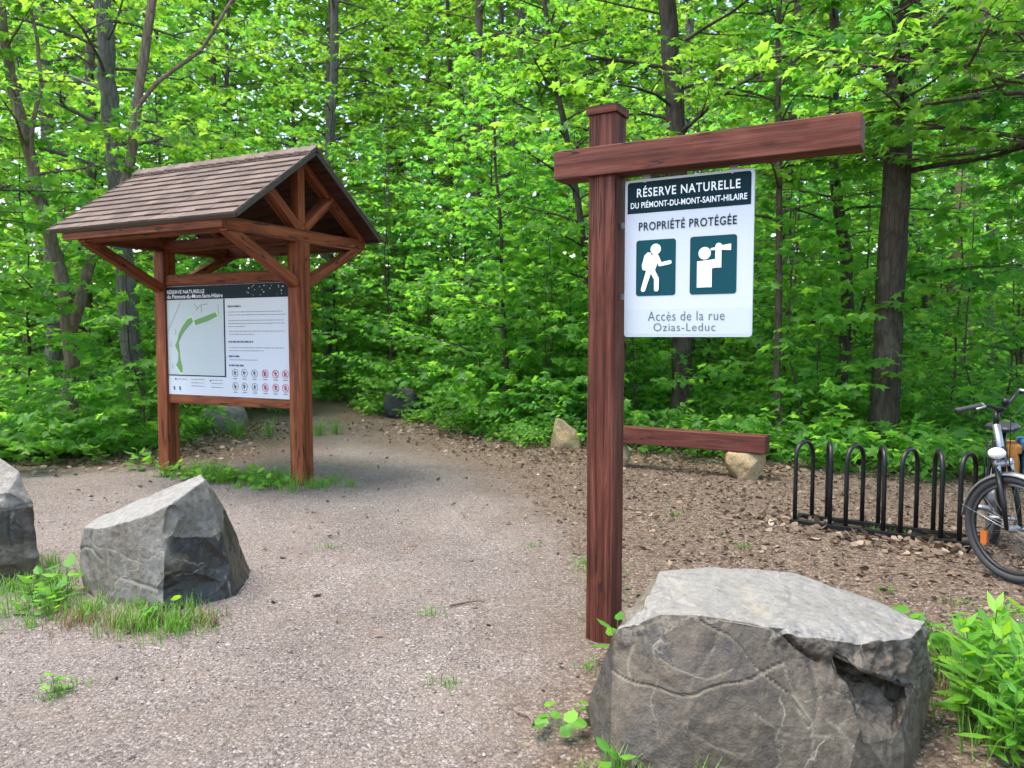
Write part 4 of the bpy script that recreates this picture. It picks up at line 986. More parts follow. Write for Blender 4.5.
TEMPL = {'maple': (MAPLE_V, MAPLE_F), 'oval': (OVAL_V, OVAL_F), 'lance': (LANCE_V, OVAL_F), 'far': (FAR_V, FAR_F), 'round': (ROUND_V, ROUND_F)}

class Bag:
    """leaves: foot point, direction, size; built into one mesh at the end"""
    def __init__(s): s.p = []; s.d = []; s.s = []
    def add(s, p, d, size):
        s.p.append(np.atleast_2d(p)); s.d.append(np.atleast_2d(d)); s.s.append(np.atleast_1d(size))
    def n(s): return sum(len(a) for a in s.s)
    def mesh(s, name, templ, mat, rng, tilt=0.45):
        P = np.concatenate(s.p); D = np.concatenate(s.d); S = np.concatenate(s.s); n = len(S)
        D = D/np.linalg.norm(D, axis=1, keepdims=True)
        U = np.array([0, 0, 1.0])+rng.normal(0, tilt, (n, 3))
        A = np.cross(D, U); A /= np.linalg.norm(A, axis=1, keepdims=True)+1e-9
        Nn = np.cross(A, D)
        TV, TF = TEMPL[templ]; k = len(TV)
        V = P[:, None, :]+S[:, None, None]*(TV[None, :, 0:1]*A[:, None, :]+TV[None, :, 1:2]*D[:, None, :]+TV[None, :, 2:3]*Nn[:, None, :])
        F = (TF[None]+(np.arange(n)*k)[:, None, None]).reshape(-1, TF.shape[1])
        r = rng.random(n)
        return mesh_np(name, V.reshape(-1, 3), F, mat, np.repeat(r, len(TF)))

def spray(rng, wood, bag, p, az, el, ln, r, lsize, gap, level, thin=True):
    """a branch that flattens out, with twigs to either side and leaves in pairs: a level spray of foliage"""
    seg = max(3, int(ln/0.22)); st = ln/seg
    pts = [np.array(p, float)]; dirs = []
    for i in range(seg):
        el += (0.02-el)*0.16+rng.normal(0, 0.07); az += rng.normal(0, 0.10)
        dv = np.array([math.cos(el)*math.cos(az), math.cos(el)*math.sin(az), math.sin(el)]); dirs.append(dv); pts.append(pts[-1]+dv*st)
    rad = [max(0.0022, r*(1-0.85*i/seg)) for i in range(seg+1)]
    if r > 0.004 or not thin: wood.tube(pts, rad, 5 if r > 0.012 else 3, cap=False)
    def at(t):
        f = min(t*seg, seg-1e-6); i = int(f); return pts[i]+(pts[i+1]-pts[i])*(f-i), dirs[i]
    if level > 0:
        k = max(3, int(ln/(0.30 if level == 1 else 0.55))); sd = rng.choice([-1, 1])
        for j in range(k):
            t = 0.16+0.82*(j+rng.random()*0.5)/k; q, dv = at(min(t, 0.99)); sd = -sd
            a2 = math.atan2(dv[1], dv[0])+sd*rng.uniform(0.65, 1.15)
            l2 = ln*(0.46 if level == 1 else 0.50)*(1.05-0.62*t)*rng.uniform(0.75, 1.2)
            spray(rng, wood, bag, q, a2, rng.normal(0.06, 0.16), max(0.14, l2), r*0.45, lsize, gap, level-1)
    t0 = 0.25 if level == 0 else 0.6
    m = max(2, int(ln*(1-t0)/gap))
    for j in range(m):
        t = t0+(1-t0)*(j+rng.random()*0.6)/m; q, dv = at(min(t, 0.995)); a = math.atan2(dv[1], dv[0])
        for sd in (-1, 1):
            if rng.random() < 0.12: continue
            b = a+sd*rng.uniform(0.5, 1.25); e = rng.normal(-0.28, 0.28)
            bag.add(q+rng.normal(0, 0.015, 3), [math.cos(b)*math.cos(e), math.sin(b)*math.cos(e), math.sin(e)], lsize*rng.uniform(0.6, 1.15))
    q, dv = at(0.995); bag.add(q, dv+np.array([0, 0, -0.25]), lsize*1.05)

def path_at(path, z):
    for a, b in zip(path, path[1:]):
        if b[2] >= z: t = (z-a[2])/(b[2]-a[2]+1e-9); return np.array(a)+(np.array(b)-np.array(a))*t
    return np.array(path[-1], float)
def smooth_path(pts, rng, step=0.35, wob=0.012):
    out = [np.array(pts[0], float)]
    P = [np.array(p, float) for p in pts]; P = [2*P[0]-P[1]]+P+[2*P[-1]-P[-2]]
    for i in range(1, len(P)-2):
        k = max(1, int(np.linalg.norm(P[i+1]-P[i])/step))
        for j in range(1, k+1):
            t = j/k; a, b, c, d_ = P[i-1:i+3]
            q = 0.5*((2*b)+(c-a)*t+(2*a-5*b+4*c-d_)*t*t+(3*b-a-3*c+d_)*t**3)
            out.append(q+rng.normal(0, wob, 3)*[1, 1, 0])
    return out
def trunk_mesh(wood, path, r0, r1, rng, n=10, flare=1.5):
    H = path[-1][2]-path[0][2]
    rad = []
    for p in path:
        t = (p[2]-path[0][2])/max(H, 1e-6); r = r0+(r1-r0)*t
        r *= 1+(flare-1)*math.exp(-(p[2]-path[0][2])/0.22)
        rad.append(r)
    wood.tube(path, rad, n, cap=False, jit=0.045, rng=rng)

def tree_parts(seed, path, r0, r1, z0, nl, L0, L1, lsize, gap, level, templ='maple', leafmat='maple_leaf', barkmat='bark_brown', extra=(), top_spray=True, rise=0.5, az_pref=None, tilt=0.45):
    """trunk mesh and crown mesh; limbs from height z0 up, long ones (L0) low down, short (L1) at the top"""
    rng = np.random.default_rng(seed); random.seed(seed)
    wood, bag = MB(), Bag()
    pp = smooth_path(path, rng); trunk_mesh(wood, pp, r0, r1, rng, 12 if r0 > 0.1 else 7)
    zt = pp[-1][2]; az = rng.uniform(0, 6.28)
    for i in range(nl):
        f = (i+rng.random()*0.7)/nl; z = z0+(zt-z0)*f; az += 2.39996+rng.normal(0, 0.3)
        a = az if az_pref is None else az_pref+rng.normal(0, 0.8)
        ln = (L0+(L1-L0)*f)*rng.uniform(0.7, 1.2)
        r = min(0.4*(r0+(r1-r0)*f), 0.011*ln+0.004)
        spray(rng, wood, bag, path_at(pp, z), a, rise*(0.5+f*0.8)+rng.normal(0, 0.12), ln, r, lsize, gap, level)
    if top_spray: spray(rng, wood, bag, pp[-1], az, 0.9, L1*0.8, r1*0.8, lsize, gap, max(0, level-1))
    for (ppts, ra, rb, lv) in extra:
        q = smooth_path(ppts, rng, 0.3, 0.01); k = len(q)
        wood.tube(q, [ra+(rb-ra)*j/(k-1) for j in range(k)], 8, cap=False, jit=0.04, rng=rng)
        if lv:
            for j in range(max(2, int(k*0.40)), k):
                spray(rng, wood, bag, q[j], rng.uniform(0, 6.28), 0.25, 0.5+0.5*rng.random(), 0.006, lsize, gap, lv-1)
    return wood, bag.mesh('crown', templ, MAT[leafmat], rng, tilt), barkmat
def place_tree(name, label, loc, parts, group=None, cat='tree', rz=0.0, sc=1.0, trunk_name='trunk'):
    wood, cm, bk = parts
    t = thing(name, label, cat, loc, rz, group); t.scale = (sc, sc, sc)
    w = wood.build(trunk_name, MAT[bk], t, smooth=True)
    c = link(bpy.data.objects.new('crown', cm), t)
    return t
def copy_tree(src, label, loc, rz, sc, group=None):
    t = src.copy(); COL.objects.link(t); t.location = loc; t.rotation_euler = (0, 0, rz); t.scale = (sc, sc, sc*1.0)
    t['label'] = label
    if group: t['group'] = group
    for ch in src.children:
        c = ch.copy(); COL.objects.link(c); c.parent = t
    return t
def G3(x, y, dz=0.0): return (x, y, float(gz(x, y))+dz)

# ---- the trees one can tell apart (paths are relative to the tree's foot)
place_tree('beech_tree', 'thick smooth grey trunk leaning slightly, rising beside the forked tree left of the kiosk'.replace(' left of', ' near'), G3(-6.28, 12.75),
    tree_parts(101, [(0, 0, -0.3), (0.0, 0, 1.2), (-0.10, 0, 3.0), (-0.21, 0.05, 4.6), (-0.25, 0, 5.2), (-0.32, 0, 7.4), (-0.4, 0.1, 11.5)], 0.165, 0.10, 4.2, 32, 2.9, 1.6, 0.165, 0.095, 2, leafmat='canopy_leaf', barkmat='bark_grey'))
place_tree('forked_tree', 'tan-barked tree forking low into two crooked stems near the kiosk', G3(-6.6, 11.5),
    tree_parts(102, [(0, 0, -0.3), (-0.02, 0, 0.8), (0.0, 0, 1.65), (-0.14, 0.05, 2.5), (-0.32, 0, 3.4), (-0.55, 0.0, 4.5), (-0.78, 0, 5.9), (-0.9, 0.1, 7.5)], 0.12, 0.05, 3.2, 20, 1.8, 1.2, 0.125, 0.09, 1, barkmat='bark_tan',
        extra=[([(0.02, 0, 1.6), (0.16, 0, 2.0), (0.36, 0, 2.7), (0.72, 0.05, 3.5), (0.99, 0, 4.1), (1.13, 0, 5.0), (1.40, 0, 6.6), (1.6, 0, 8.5)], 0.082, 0.055, 1),
               ([(1.0, 0, 4.7), (1.45, -0.1, 5.25), (2.1, -0.1, 5.7), (2.5, -0.1, 6.3), (2.95, -0.1, 7.0)], 0.036, 0.018, 1),
               ([(2.1, -0.1, 5.7), (2.7, -0.2, 5.55), (3.4, -0.2, 5.75)], 0.014, 0.006, 1),
               ([(-0.45, -0.02, 4.1), (-0.36, -0.1, 4.7), (-0.22, -0.1, 5.2), (-0.26, -0.1, 5.9), (-0.42, -0.1, 6.8)], 0.034, 0.02, 0)]))
place_tree('slim_tree', 'slim dark trunk standing straight behind the kiosk ridge', G3(-6.8, 18.2),
    tree_parts(103, [(0, 0, -0.3), (0.05, 0, 3), (0.12, 0, 6), (0.3, 0, 9.5)], 0.08, 0.04, 2.2, 34, 2.2, 1.5, 0.14, 0.09, 1, barkmat='bark_dark'))
place_tree('maple_sapling', 'straight thin maple sapling standing by itself between the kiosk and the signpost', G3(-0.08, 13.4),
    tree_parts(104, [(0, 0, -0.2), (-0.05, 0, 1.4), (-0.10, 0, 2.9), (-0.2, 0, 4.4), (-0.24, 0, 5.6)], 0.05, 0.02, 1.0, 34, 1.7, 0.9, 0.145, 0.07, 1, barkmat='bark_dark'))
place_tree('leaning_tree', 'leaning slender tree whose trunk slants up and away behind the top of the signpost', G3(1.4, 12.6),
    tree_parts(105, [(0, 0, -0.2), (-0.05, 0, 1.5), (-0.2, 0, 2.9), (-0.42, 0, 4.2), (-0.75, 0, 5.9), (-1.0, 0, 8)], 0.07, 0.035, 2.2, 32, 2.0, 1.4, 0.13, 0.085, 1, barkmat='bark_dark'))
place_tree('maple_tree', 'dark-barked maple whose trunk shows above and below the white sign panel', G3(2.6, 11.8),
    tree_parts(106, [(0, 0, -0.3), (0.0, 0, 2.0), (-0.12, 0, 4.5), (-0.3, 0, 7), (-0.4, 0, 11)], 0.175, 0.10, 3.4, 30, 2.8, 1.9, 0.165, 0.095, 2, leafmat='canopy_leaf', barkmat='bark_dark'))
place_tree('slim_tree', 'thin pole-like trunk just beside the sign panel, behind the end of the bench', G3(3.78, 10.9),
    tree_parts(107, [(0, 0, -0.2), (-0.02, 0, 1.6), (-0.05, 0, 3.4), (-0.1, 0, 5.2), (-0.1, 0, 7.5)], 0.058, 0.03, 2.9, 28, 1.8, 1.2, 0.125, 0.085, 1, barkmat='bark_brown',
        extra=[([(-0.04, 0, 2.5), (0.25, -0.05, 2.9), (0.6, -0.05, 3.05)], 0.022, 0.01, 1)]))
place_tree('crooked_tree', 'crooked slender dark trunk between the sign panel and the big maple', G3(5.2, 12.2),
    tree_parts(108, [(0, 0, -0.2), (0.05, 0, 1.2), (0.08, 0, 2.3), (-0.02, 0, 3.2), (-0.16, 0, 4.0), (-0.22, 0, 5.6), (-0.25, 0, 8.2)], 0.105, 0.06, 3.0, 26, 2.1, 1.4, 0.125, 0.085, 1, barkmat='bark_dark',
        extra=[([(0.06, 0, 1.2), (0.22, -0.1, 1.7), (0.3, -0.1, 2.2)], 0.03, 0.015, 0)]))
place_tree('big_maple', 'big maple with the thickest trunk, rising behind the bike rack', G3(5.0, 10.3),
    tree_parts(109, [(0, 0, -0.3), (0.02, 0, 1.5), (0.06, 0, 3.4), (0.12, 0, 5.4), (0.2, 0, 8), (0.3, 0, 12)], 0.185, 0.15, 3.6, 28, 2.8, 2.4, 0.16, 0.095, 2, leafmat='shade_leaf', barkmat='bark_dark', rise=0.25,
        extra=[([(0.1, 0, 5.0), (0.6, -0.2, 5.7), (1.4, -0.3, 6.1)], 0.07, 0.03, 1)]))
place_tree('maple_tree', 'broad pale-barked trunk deep in the wood, above the bicycle', G3(10.4, 18.0),
    tree_parts(110, [(0, 0, -0.3), (0.05, 0, 4), (0.2, 0, 8), (0.2, 0, 13)], 0.30, 0.18, 4.0, 16, 3.2, 2.0, 0.15, 0.13, 2, leafmat='canopy_leaf', barkmat='bark_tan'))
# trees rooted beside the frame whose branches hang into its top
place_tree('overhanging_maple', 'maple whose bright branches hang over the arm of the signpost', G3(6.6, 8.3),
    tree_parts(111, [(0, 0, -0.3), (-0.1, -0.1, 2), (-0.3, -0.2, 4), (-0.5, -0.3, 6), (-0.6, -0.3, 8)], 0.12, 0.06, 3.5, 19, 3.6, 2.6, 0.145, 0.075, 2, leafmat='canopy_leaf', barkmat='bark_brown', rise=0.2, az_pref=2.9))
place_tree('overhanging_maple', 'maple with low level sprays of leaves reaching in above the bicycle', G3(7.6, 8.9),
    tree_parts(112, [(0, 0, -0.3), (0, 0, 2), (-0.1, 0, 4), (-0.1, 0, 6.5)], 0.10, 0.05, 2.1, 17, 2.9, 2.0, 0.155, 0.08, 2, leafmat='shade_leaf', barkmat='bark_brown', rise=0.10, az_pref=2.95))
place_tree('overhanging_maple', 'leafy maple at the edge of the photo with branches above the forked tree', G3(-8.3, 10.4),
    tree_parts(113, [(0, 0, -0.3), (0.05, 0, 2), (0.2, 0, 4), (0.2, 0, 6.5)], 0.09, 0.05, 1.8, 20, 2.2, 1.5, 0.14, 0.085, 2, barkmat='bark_brown', rise=0.15, az_pref=0.1))

# ---- prototypes of the repeated trees: first copy of each is placed by the loops below
def straight(h, rng, lean=0.05):
    q = [(0, 0, -0.2)]; x = y = 0
    for i in range(1, 6): x += rng.normal(0, lean); y += rng.normal(0, lean); q.append((x, y, h*i/5))
    return q
rngp = np.random.default_rng(77)
SAP = []
for i, (h, nl, l0, l1, z0, r) in enumerate([(3.0, 26, 1.45, 0.6, 0.2, 0.015), (4.2, 32, 1.8, 0.7, 0.3, 0.02), (5.6, 36, 2.1, 0.9, 0.4, 0.026), (7.0, 38, 2.3, 1.1, 0.6, 0.034)]):
    SAP.append((tree_parts(200+i, straight(h, rngp), r, r*0.35, z0, nl, l0, l1, (0.145, 0.125, 0.15, 0.15)[i], 0.078, 1, templ=('maple', 'oval', 'maple', 'maple')[i], leafmat=('maple_leaf', 'maple_leaf', 'shade_leaf', 'maple_leaf')[i], barkmat='bark_dark'), h))
TALL = []
for i, (h, nl, l0, l1, z0, r, bk) in enumerate([(14, 34, 3.2, 2.0, 1.8, 0.15, 'bark_brown'), (17, 38, 3.5, 2.4, 2.6, 0.19, 'bark_grey'), (12, 32, 2.9, 1.8, 1.4, 0.11, 'bark_dark')]):
    TALL.append((tree_parts(300+i, straight(h, rngp, 0.14), r, r*0.45, z0, nl, l0, l1, 0.18, 0.115, 2, leafmat=('canopy_leaf', 'canopy_leaf', 'maple_leaf')[i], templ=('maple', 'maple', 'oval')[i], barkmat=bk), h))
protos = {}
def put(kind, i, label, x, y, rz, sc, group, name):
    key = (kind, i)
    if key not in protos:
        protos[key] = place_tree(name, label, G3(x, y), (SAP if kind == 's' else TALL)[i][0], group, 'tree', rz, sc)
        return protos[key]
    return copy_tree(protos[key], label, G3(x, y), rz, sc, group)

rngs = np.random.default_rng(9)
ORD = [', front one', ', second back', ', third back', ', fourth back', ', fifth back', ', sixth back', ', seventh back', ', eighth back', ', ninth back', ', tenth back', ', eleventh back', ', twelfth back', ', thirteenth back', ', fourteenth back']
def ranked(items):
    """items: (label, x, y, i). Those whose label is the same are told apart by their order going back from the clearing"""
    out = {}
    for lab in {it[0] for it in items}:
        same = sorted([it for it in items if it[0] == lab], key=lambda it: it[2])
        for k, it in enumerate(same): out[it] = lab+(ORD[k] if len(same) > 1 else '')
    return [(out[it], it[1], it[2], it[3]) for it in items]
ZONES_S = [
    ('leafy maple sapling beside the forked tree by the clearing', [(-7.0, 10.5, 0), (-5.35, 11.2, 0), (-7.9, 12.4, 1)]),
    ('leafy maple sapling between the grey trunk and the kiosk posts', [(-5.2, 13.4, 1), (-5.9, 15.2, 2)]),
    ('tall maple sapling in the gloom behind the forked tree', [(-8.6, 14.5, 2), (-7.3, 16.0, 3), (-10.2, 16.2, 3)]),
    ('maple sapling seen through the gap under the kiosk roof', [(-5.6, 18.0, 2), (-7.2, 20.5, 3), (-4.7, 20.5, 3)]),
    ('maple sapling beyond the path bend, beside the kiosk gable', [(-2.6, 16.4, 1), (-2.9, 19.5, 2), (-3.4, 23.0, 3)]),
    ('maple sapling behind the dark rock by the path', [(-1.75, 15.6, 0), (-1.5, 17.5, 2), (-1.2, 20.5, 3)]),
    ('maple sapling next to the thin sapling that stands by itself', [(-0.75, 14.2, 0), (0.45, 12.9, 0), (0.3, 15.5, 2), (-0.4, 18.0, 3)]),
    ('maple sapling behind the yellowish stone, close to the signpost', [(1.0, 14.2, 1), (1.55, 16.6, 2), (0.9, 20.0, 3), (0.75, 12.6, 0)]),
    ('maple sapling hidden partly by the signpost and its white panel', [(2.0, 12.0, 1), (2.35, 15.3, 2), (2.4, 18.5, 3), (1.75, 13.4, 1)]),
    ('maple sapling behind the beam bench', [(1.55, 11.6, 0), (3.6, 14.6, 1), (4.0, 15.6, 2), (4.3, 18.0, 3)]),
    ('maple sapling between the bench end and the big maple', [(4.45, 11.0, 0), (4.5, 13.2, 1), (5.3, 15.0, 2)]),
    ('maple sapling with broad leaves right behind the bike rack', [(4.05, 10.7, 0), (6.2, 10.2, 0), (5.6, 11.6, 1)]),
    ('maple sapling between the big maple and the bicycle', [(7.0, 12.3, 1), (6.7, 14.6, 2), (6.4, 17.5, 3)]),
    ('maple sapling above and behind the bicycle handlebar', [(8.3, 13.0, 1), (8.8, 15.5, 2), (8.0, 18.5, 3), (9.7, 14.6, 2), (10.9, 16.5, 3)]),
]
for lab, pl in ZONES_S:
    for (lb, x, y, i) in ranked([(('short ', 'middling ', 'tall ', 'very tall ')[i]+lab.replace('tall maple', 'maple'), x, y, i) for x, y, i in pl]):
        put('s', i, lb, x, y, rngs.uniform(0, 6.28), rngs.uniform(0.88, 1.15), 'maple saplings of the understory', 'maple_sapling')
ZONES_T = [
    ('tall forest tree far behind the forked tree', [(-9.5, 17.5, 0), (-12.5, 21.0, 1), (-10.5, 25.0, 2), (-14.5, 25, 0)]),
    ('tall forest tree far behind the kiosk roof', [(-5.4, 22.5, 1), (-8.0, 23.0, 2), (-6.4, 27.5, 0), (-4.6, 31.0, 1), (-8.6, 31.0, 2)]),
    ('tall forest tree beyond the bend of the path', [(-2.4, 25.5, 2), (-3.0, 29.0, 0), (-1.0, 22.5, 0)]),
    ('tall forest tree far behind the lone thin sapling', [(0.1, 25.0, 1), (0.8, 29.5, 2), (-0.6, 31.5, 1)]),
    ('tall forest tree far behind the signpost and its panel', [(2.2, 22.5, 2), (3.4, 26.5, 0), (2.0, 31.5, 1), (4.6, 20.5, 1)]),
    ('tall forest tree far behind the big maple', [(7.2, 20.8, 0), (6.4, 25.0, 2), (8.8, 27.5, 1), (5.6, 30.5, 0)]),
    ('tall forest tree far behind the bicycle', [(11.5, 21.5, 2), (12.8, 25.5, 0), (14.8, 24.0, 1), (12.0, 31.0, 2), (16.0, 30.0, 0)]),
]
for lab, pl in ZONES_T:
    for (lb, x, y, i) in ranked([(('brown-barked ', 'grey-barked ', 'dark slim ')[i]+lab, x, y, i) for x, y, i in pl]):
        put('t', i, lb, x, y, rngs.uniform(0, 6.28), rngs.uniform(0.9, 1.15), 'tall trees deep in the forest', 'forest_tree')

# ---- shrubs and seedlings along the edge
def shrub_parts(seed, h, n, lsize, templ, leafmat):
    rng = np.random.default_rng(seed); random.seed(seed)
    wood, bag = MB(), Bag()
    for i in range(n):
        az = i*2.4+rng.normal(0, 0.3); l = h*rng.uniform(0.6, 1.1); el = rng.uniform(0.5, 1.25)
        spray(rng, wood, bag, (rng.normal(0, 0.06), rng.normal(0, 0.06), 0), az, el, l, 0.006, lsize, 0.07, 1, thin=False)
    return wood, bag.mesh('leaves', templ, MAT[leafmat], rng, 0.4)
SHR = [shrub_parts(400, 0.75, 8, 0.105, 'maple', 'maple_leaf'), shrub_parts(401, 0.95, 9, 0.10, 'oval', 'cover_leaf'), shrub_parts(402, 0.6, 9, 0.085, 'oval', 'maple_leaf'), shrub_parts(403, 0.8, 7, 0.14, 'maple', 'maple_leaf')]
SHR.append(shrub_parts(404, 1.9, 16, 0.135, 'maple', 'maple_leaf')); SHR.append(shrub_parts(405, 1.6, 16, 0.115, 'oval', 'shade_leaf'))
SNAME = ['maple_seedling', 'leafy_shrub', 'leafy_shrub', 'maple_seedling', 'forest_bush', 'forest_bush']
sproto = {}
def shrub(i, label, x, y, sc, group):
    if i not in sproto:
        t = thing(SNAME[i], label, 'shrub', G3(x, y), rngs.uniform(0, 6.28), group); t.scale = (sc,)*3
        SHR[i][0].build('stem', MAT['stem'], t); link(bpy.data.objects.new('leaves', SHR[i][1]), t); sproto[i] = t
    else:
        t = sproto[i].copy(); COL.objects.link(t); t.location = G3(x, y); t.rotation_euler = (0, 0, rngs.uniform(0, 6.28)); t.scale = (sc,)*3; t['label'] = label; t['group'] = group
        for ch in sproto[i].children: c = ch.copy(); COL.objects.link(c); c.parent = t
ZONES_B = [
    ('shrub at the clearing edge before the forked tree', [(-6.4, 9.7, 3), (-6.3, 9.5, 4), (-5.5, 10.1, 3), (-6.9, 10.3, 3), (-6.1, 10.2, 3), (-5.7, 9.9, 0), (-6.9, 9.9, 3), (-5.2, 10.2, 2), (-6.0, 10.6, 1), (-7.5, 10.2, 0)]),
    ('shrub at the foot of the grey trunk by the kiosk', [(-5.4, 11.6, 1), (-5.9, 12.2, 0), (-5.0, 12.0, 2), (-4.9, 11.0, 2)]),
    ('leafy shrub behind the kiosk, beside the pale rock', [(-5.4, 13.6, 1), (-5.6, 14.6, 1), (-5.3, 12.9, 2)]),
    ('shrub on the outer side of the path bend', [(-3.1, 17.6, 1), (-2.55, 16.0, 0), (-2.2, 16.4, 1), (-3.9, 18.9, 1), (-1.9, 15.4, 1)]),
    ('leafy shrub close by the dark rock', [(-1.55, 14.6, 1), (-1.2, 14.0, 2), (-1.7, 13.9, 2), (-2.6, 15.2, 2)]),
    ('shrub along the litter edge below the lone thin sapling', [(-0.6, 13.2, 1), (-0.1, 12.6, 0), (-0.9, 12.7, 2), (0.25, 12.0, 2), (-0.35, 12.1, 2), (0.2, 11.4, 2)]),
    ('leafy shrub around the yellowish stone', [(0.45, 11.3, 1), (1.15, 11.1, 0), (0.85, 11.5, 1), (1.35, 10.8, 2), (0.30, 10.9, 2)]),
    ('leafy shrub behind the beam bench', [(1.75, 10.5, 1), (2.3, 10.2, 0), (2.75, 10.0, 3), (3.2, 9.9, 1), (2.0, 11.2, 1), (3.0, 10.6, 0)]),
    ('broad-leaved maple seedling between the bench and the bike rack', [(3.55, 9.3, 3), (3.9, 9.9, 3), (3.4, 10.1, 0)]),
    ('broad-leaved maple seedling leaning over the bike rack', [(4.15, 8.9, 3), (4.6, 9.4, 3), (4.9, 8.8, 0), (5.3, 8.7, 3), (5.9, 9.3, 3), (4.4, 8.5, 2)]),
    ('leafy shrub behind the bicycle', [(5.7, 8.2, 0), (6.2, 8.6, 1), (6.7, 9.2, 3), (5.3, 7.9, 2), (6.3, 7.7, 1)]),
]
ZONES_B += [
    ('head-high forest bush in the shade behind the forked tree', [(-7.2, 13.3, 4), (-8.4, 15.6, 5), (-6.6, 14.4, 5)]),
    ('head-high forest bush seen between the kiosk posts', [(-6.2, 16.8, 4), (-5.4, 16.0, 5), (-7.6, 18.6, 4)]),
    ('head-high forest bush where the path turns out of sight', [(-3.2, 19.6, 4), (-2.4, 17.6, 5), (-4.3, 22.6, 4), (-1.6, 16.4, 4)]),
    ('head-high forest bush behind the dark rock by the path', [(-1.0, 15.2, 5), (-0.6, 16.4, 4), (-1.8, 18.8, 4)]),
    ('head-high forest bush behind the lone thin sapling', [(0.2, 14.2, 4), (0.5, 16.6, 5), (-0.3, 15.2, 4), (1.0, 18.4, 4)]),
    ('head-high forest bush just behind the yellowish stone and the signpost', [(0.95, 12.9, 5), (1.55, 14.8, 4), (0.35, 13.0, 4)]),
    ('head-high forest bush behind the beam bench, below the sign panel', [(1.9, 14.2, 5), (3.5, 16.2, 4), (2.1, 16.8, 4), (3.9, 13.6, 4)]),
    ('head-high forest bush between the crooked trunk and the big maple', [(4.6, 14.0, 5), (5.0, 16.2, 4), (4.2, 12.0, 4)]),
    ('head-high forest bush beyond the bicycle and the rack', [(6.9, 11.4, 4), (7.6, 13.6, 5), (7.2, 15.8, 4), (8.9, 14.0, 4), (9.4, 16.6, 5)]),
]
for lab, pl in ZONES_B:
    for (lb, x, y, i) in ranked([(('small maple-leaved ', 'oval-leaved ', 'low oval-leaved ', 'wide maple-leaved ', 'maple-leaved ', 'oval-leaved ')[i]+lab.replace('broad-leaved ', ''), x, y, i) for x, y, i in pl]): shrub(i, lb, x, y, rngs.uniform(0.85, 1.2), 'shrubs and seedlings along the edge of the wood')

# ---- undergrowth: nobody could count it
def inside_forest(P):
    """distance into the forest from the litter edge and the path"""
    edge = LITTER_EDGE+[(40, 2), (60, 80), (-60, 80), (-60, 9.4)]
    a = sdf(P, edge); b = -sdf(P, CLEAR)
    return np.minimum(a, b)
rng = np.random.default_rng(21)
def cover(n, x0, x1, y0, y1, dens_pow, hmin, hmax, size, leaves, edge_in, name, templ, mat, tilt=0.35):
    yy = y0+(y1-y0)*rng.random(n*3)**dens_pow; xx = rng.uniform(-1, 1, n*3)*(0.72*yy+0.8)
    P = np.column_stack([xx, yy]); P = P[(xx > x0) & (xx < x1)]; dd = inside_forest(P); nz = np.array([mnoise.noise(Vector((p[0]*0.55, p[1]*0.55, 3.3))) for p in P])
    k = (dd > edge_in+0.25*np.abs(nz)) & (rng.random(len(P)) < np.clip(0.45+(dd-edge_in)*0.6+nz, 0.05, 1)); P = P[k][:n]; dd = dd[k][:n]
    bag = Bag(); h0 = gz(P[:, 0], P[:, 1])
    for (x, y), d_, z0 in zip(P, dd, h0):
        h = hmin+(hmax-hmin)*min(1, max(0.1, d_*0.45))*rng.random()**0.8; m = leaves; a = rng.uniform(0, 6.28, m); r = rng.random(m)**0.6*(0.10+0.32*h)
        q = np.column_stack([x+r*np.cos(a), y+r*np.sin(a), z0+h*(1-0.35*(r/(0.10+0.32*h))**2)*rng.uniform(0.55, 1.0, m)])
        e = rng.normal(-0.15, 0.25, m); bag.add(q, np.column_stack([np.cos(a)*np.cos(e), np.sin(a)*np.cos(e), np.sin(e)]), size*rng.uniform(0.6, 1.2, m)*(1+0.02*max(0, y-12)))
    o = link(bpy.data.objects.new(name, bag.mesh(name, templ, MAT[mat], rng, tilt)))
    return tag(o, kind='stuff')
cover(3600, -12, 12, 8.5, 21, 1.0, 0.12, 0.75, 0.085, 13, 0.15, 'undergrowth', 'oval', 'cover_leaf')
cover(1700, -12, 12, 8.5, 19, 1.0, 0.15, 0.9, 0.115, 10, 0.3, 'maple_undergrowth', 'maple', 'maple_leaf')
cover(2600, -26, 26, 19, 42, 1.0, 0.3, 1.6, 0.17, 12, 0.3, 'distant_undergrowth', 'far', 'cover_leaf')
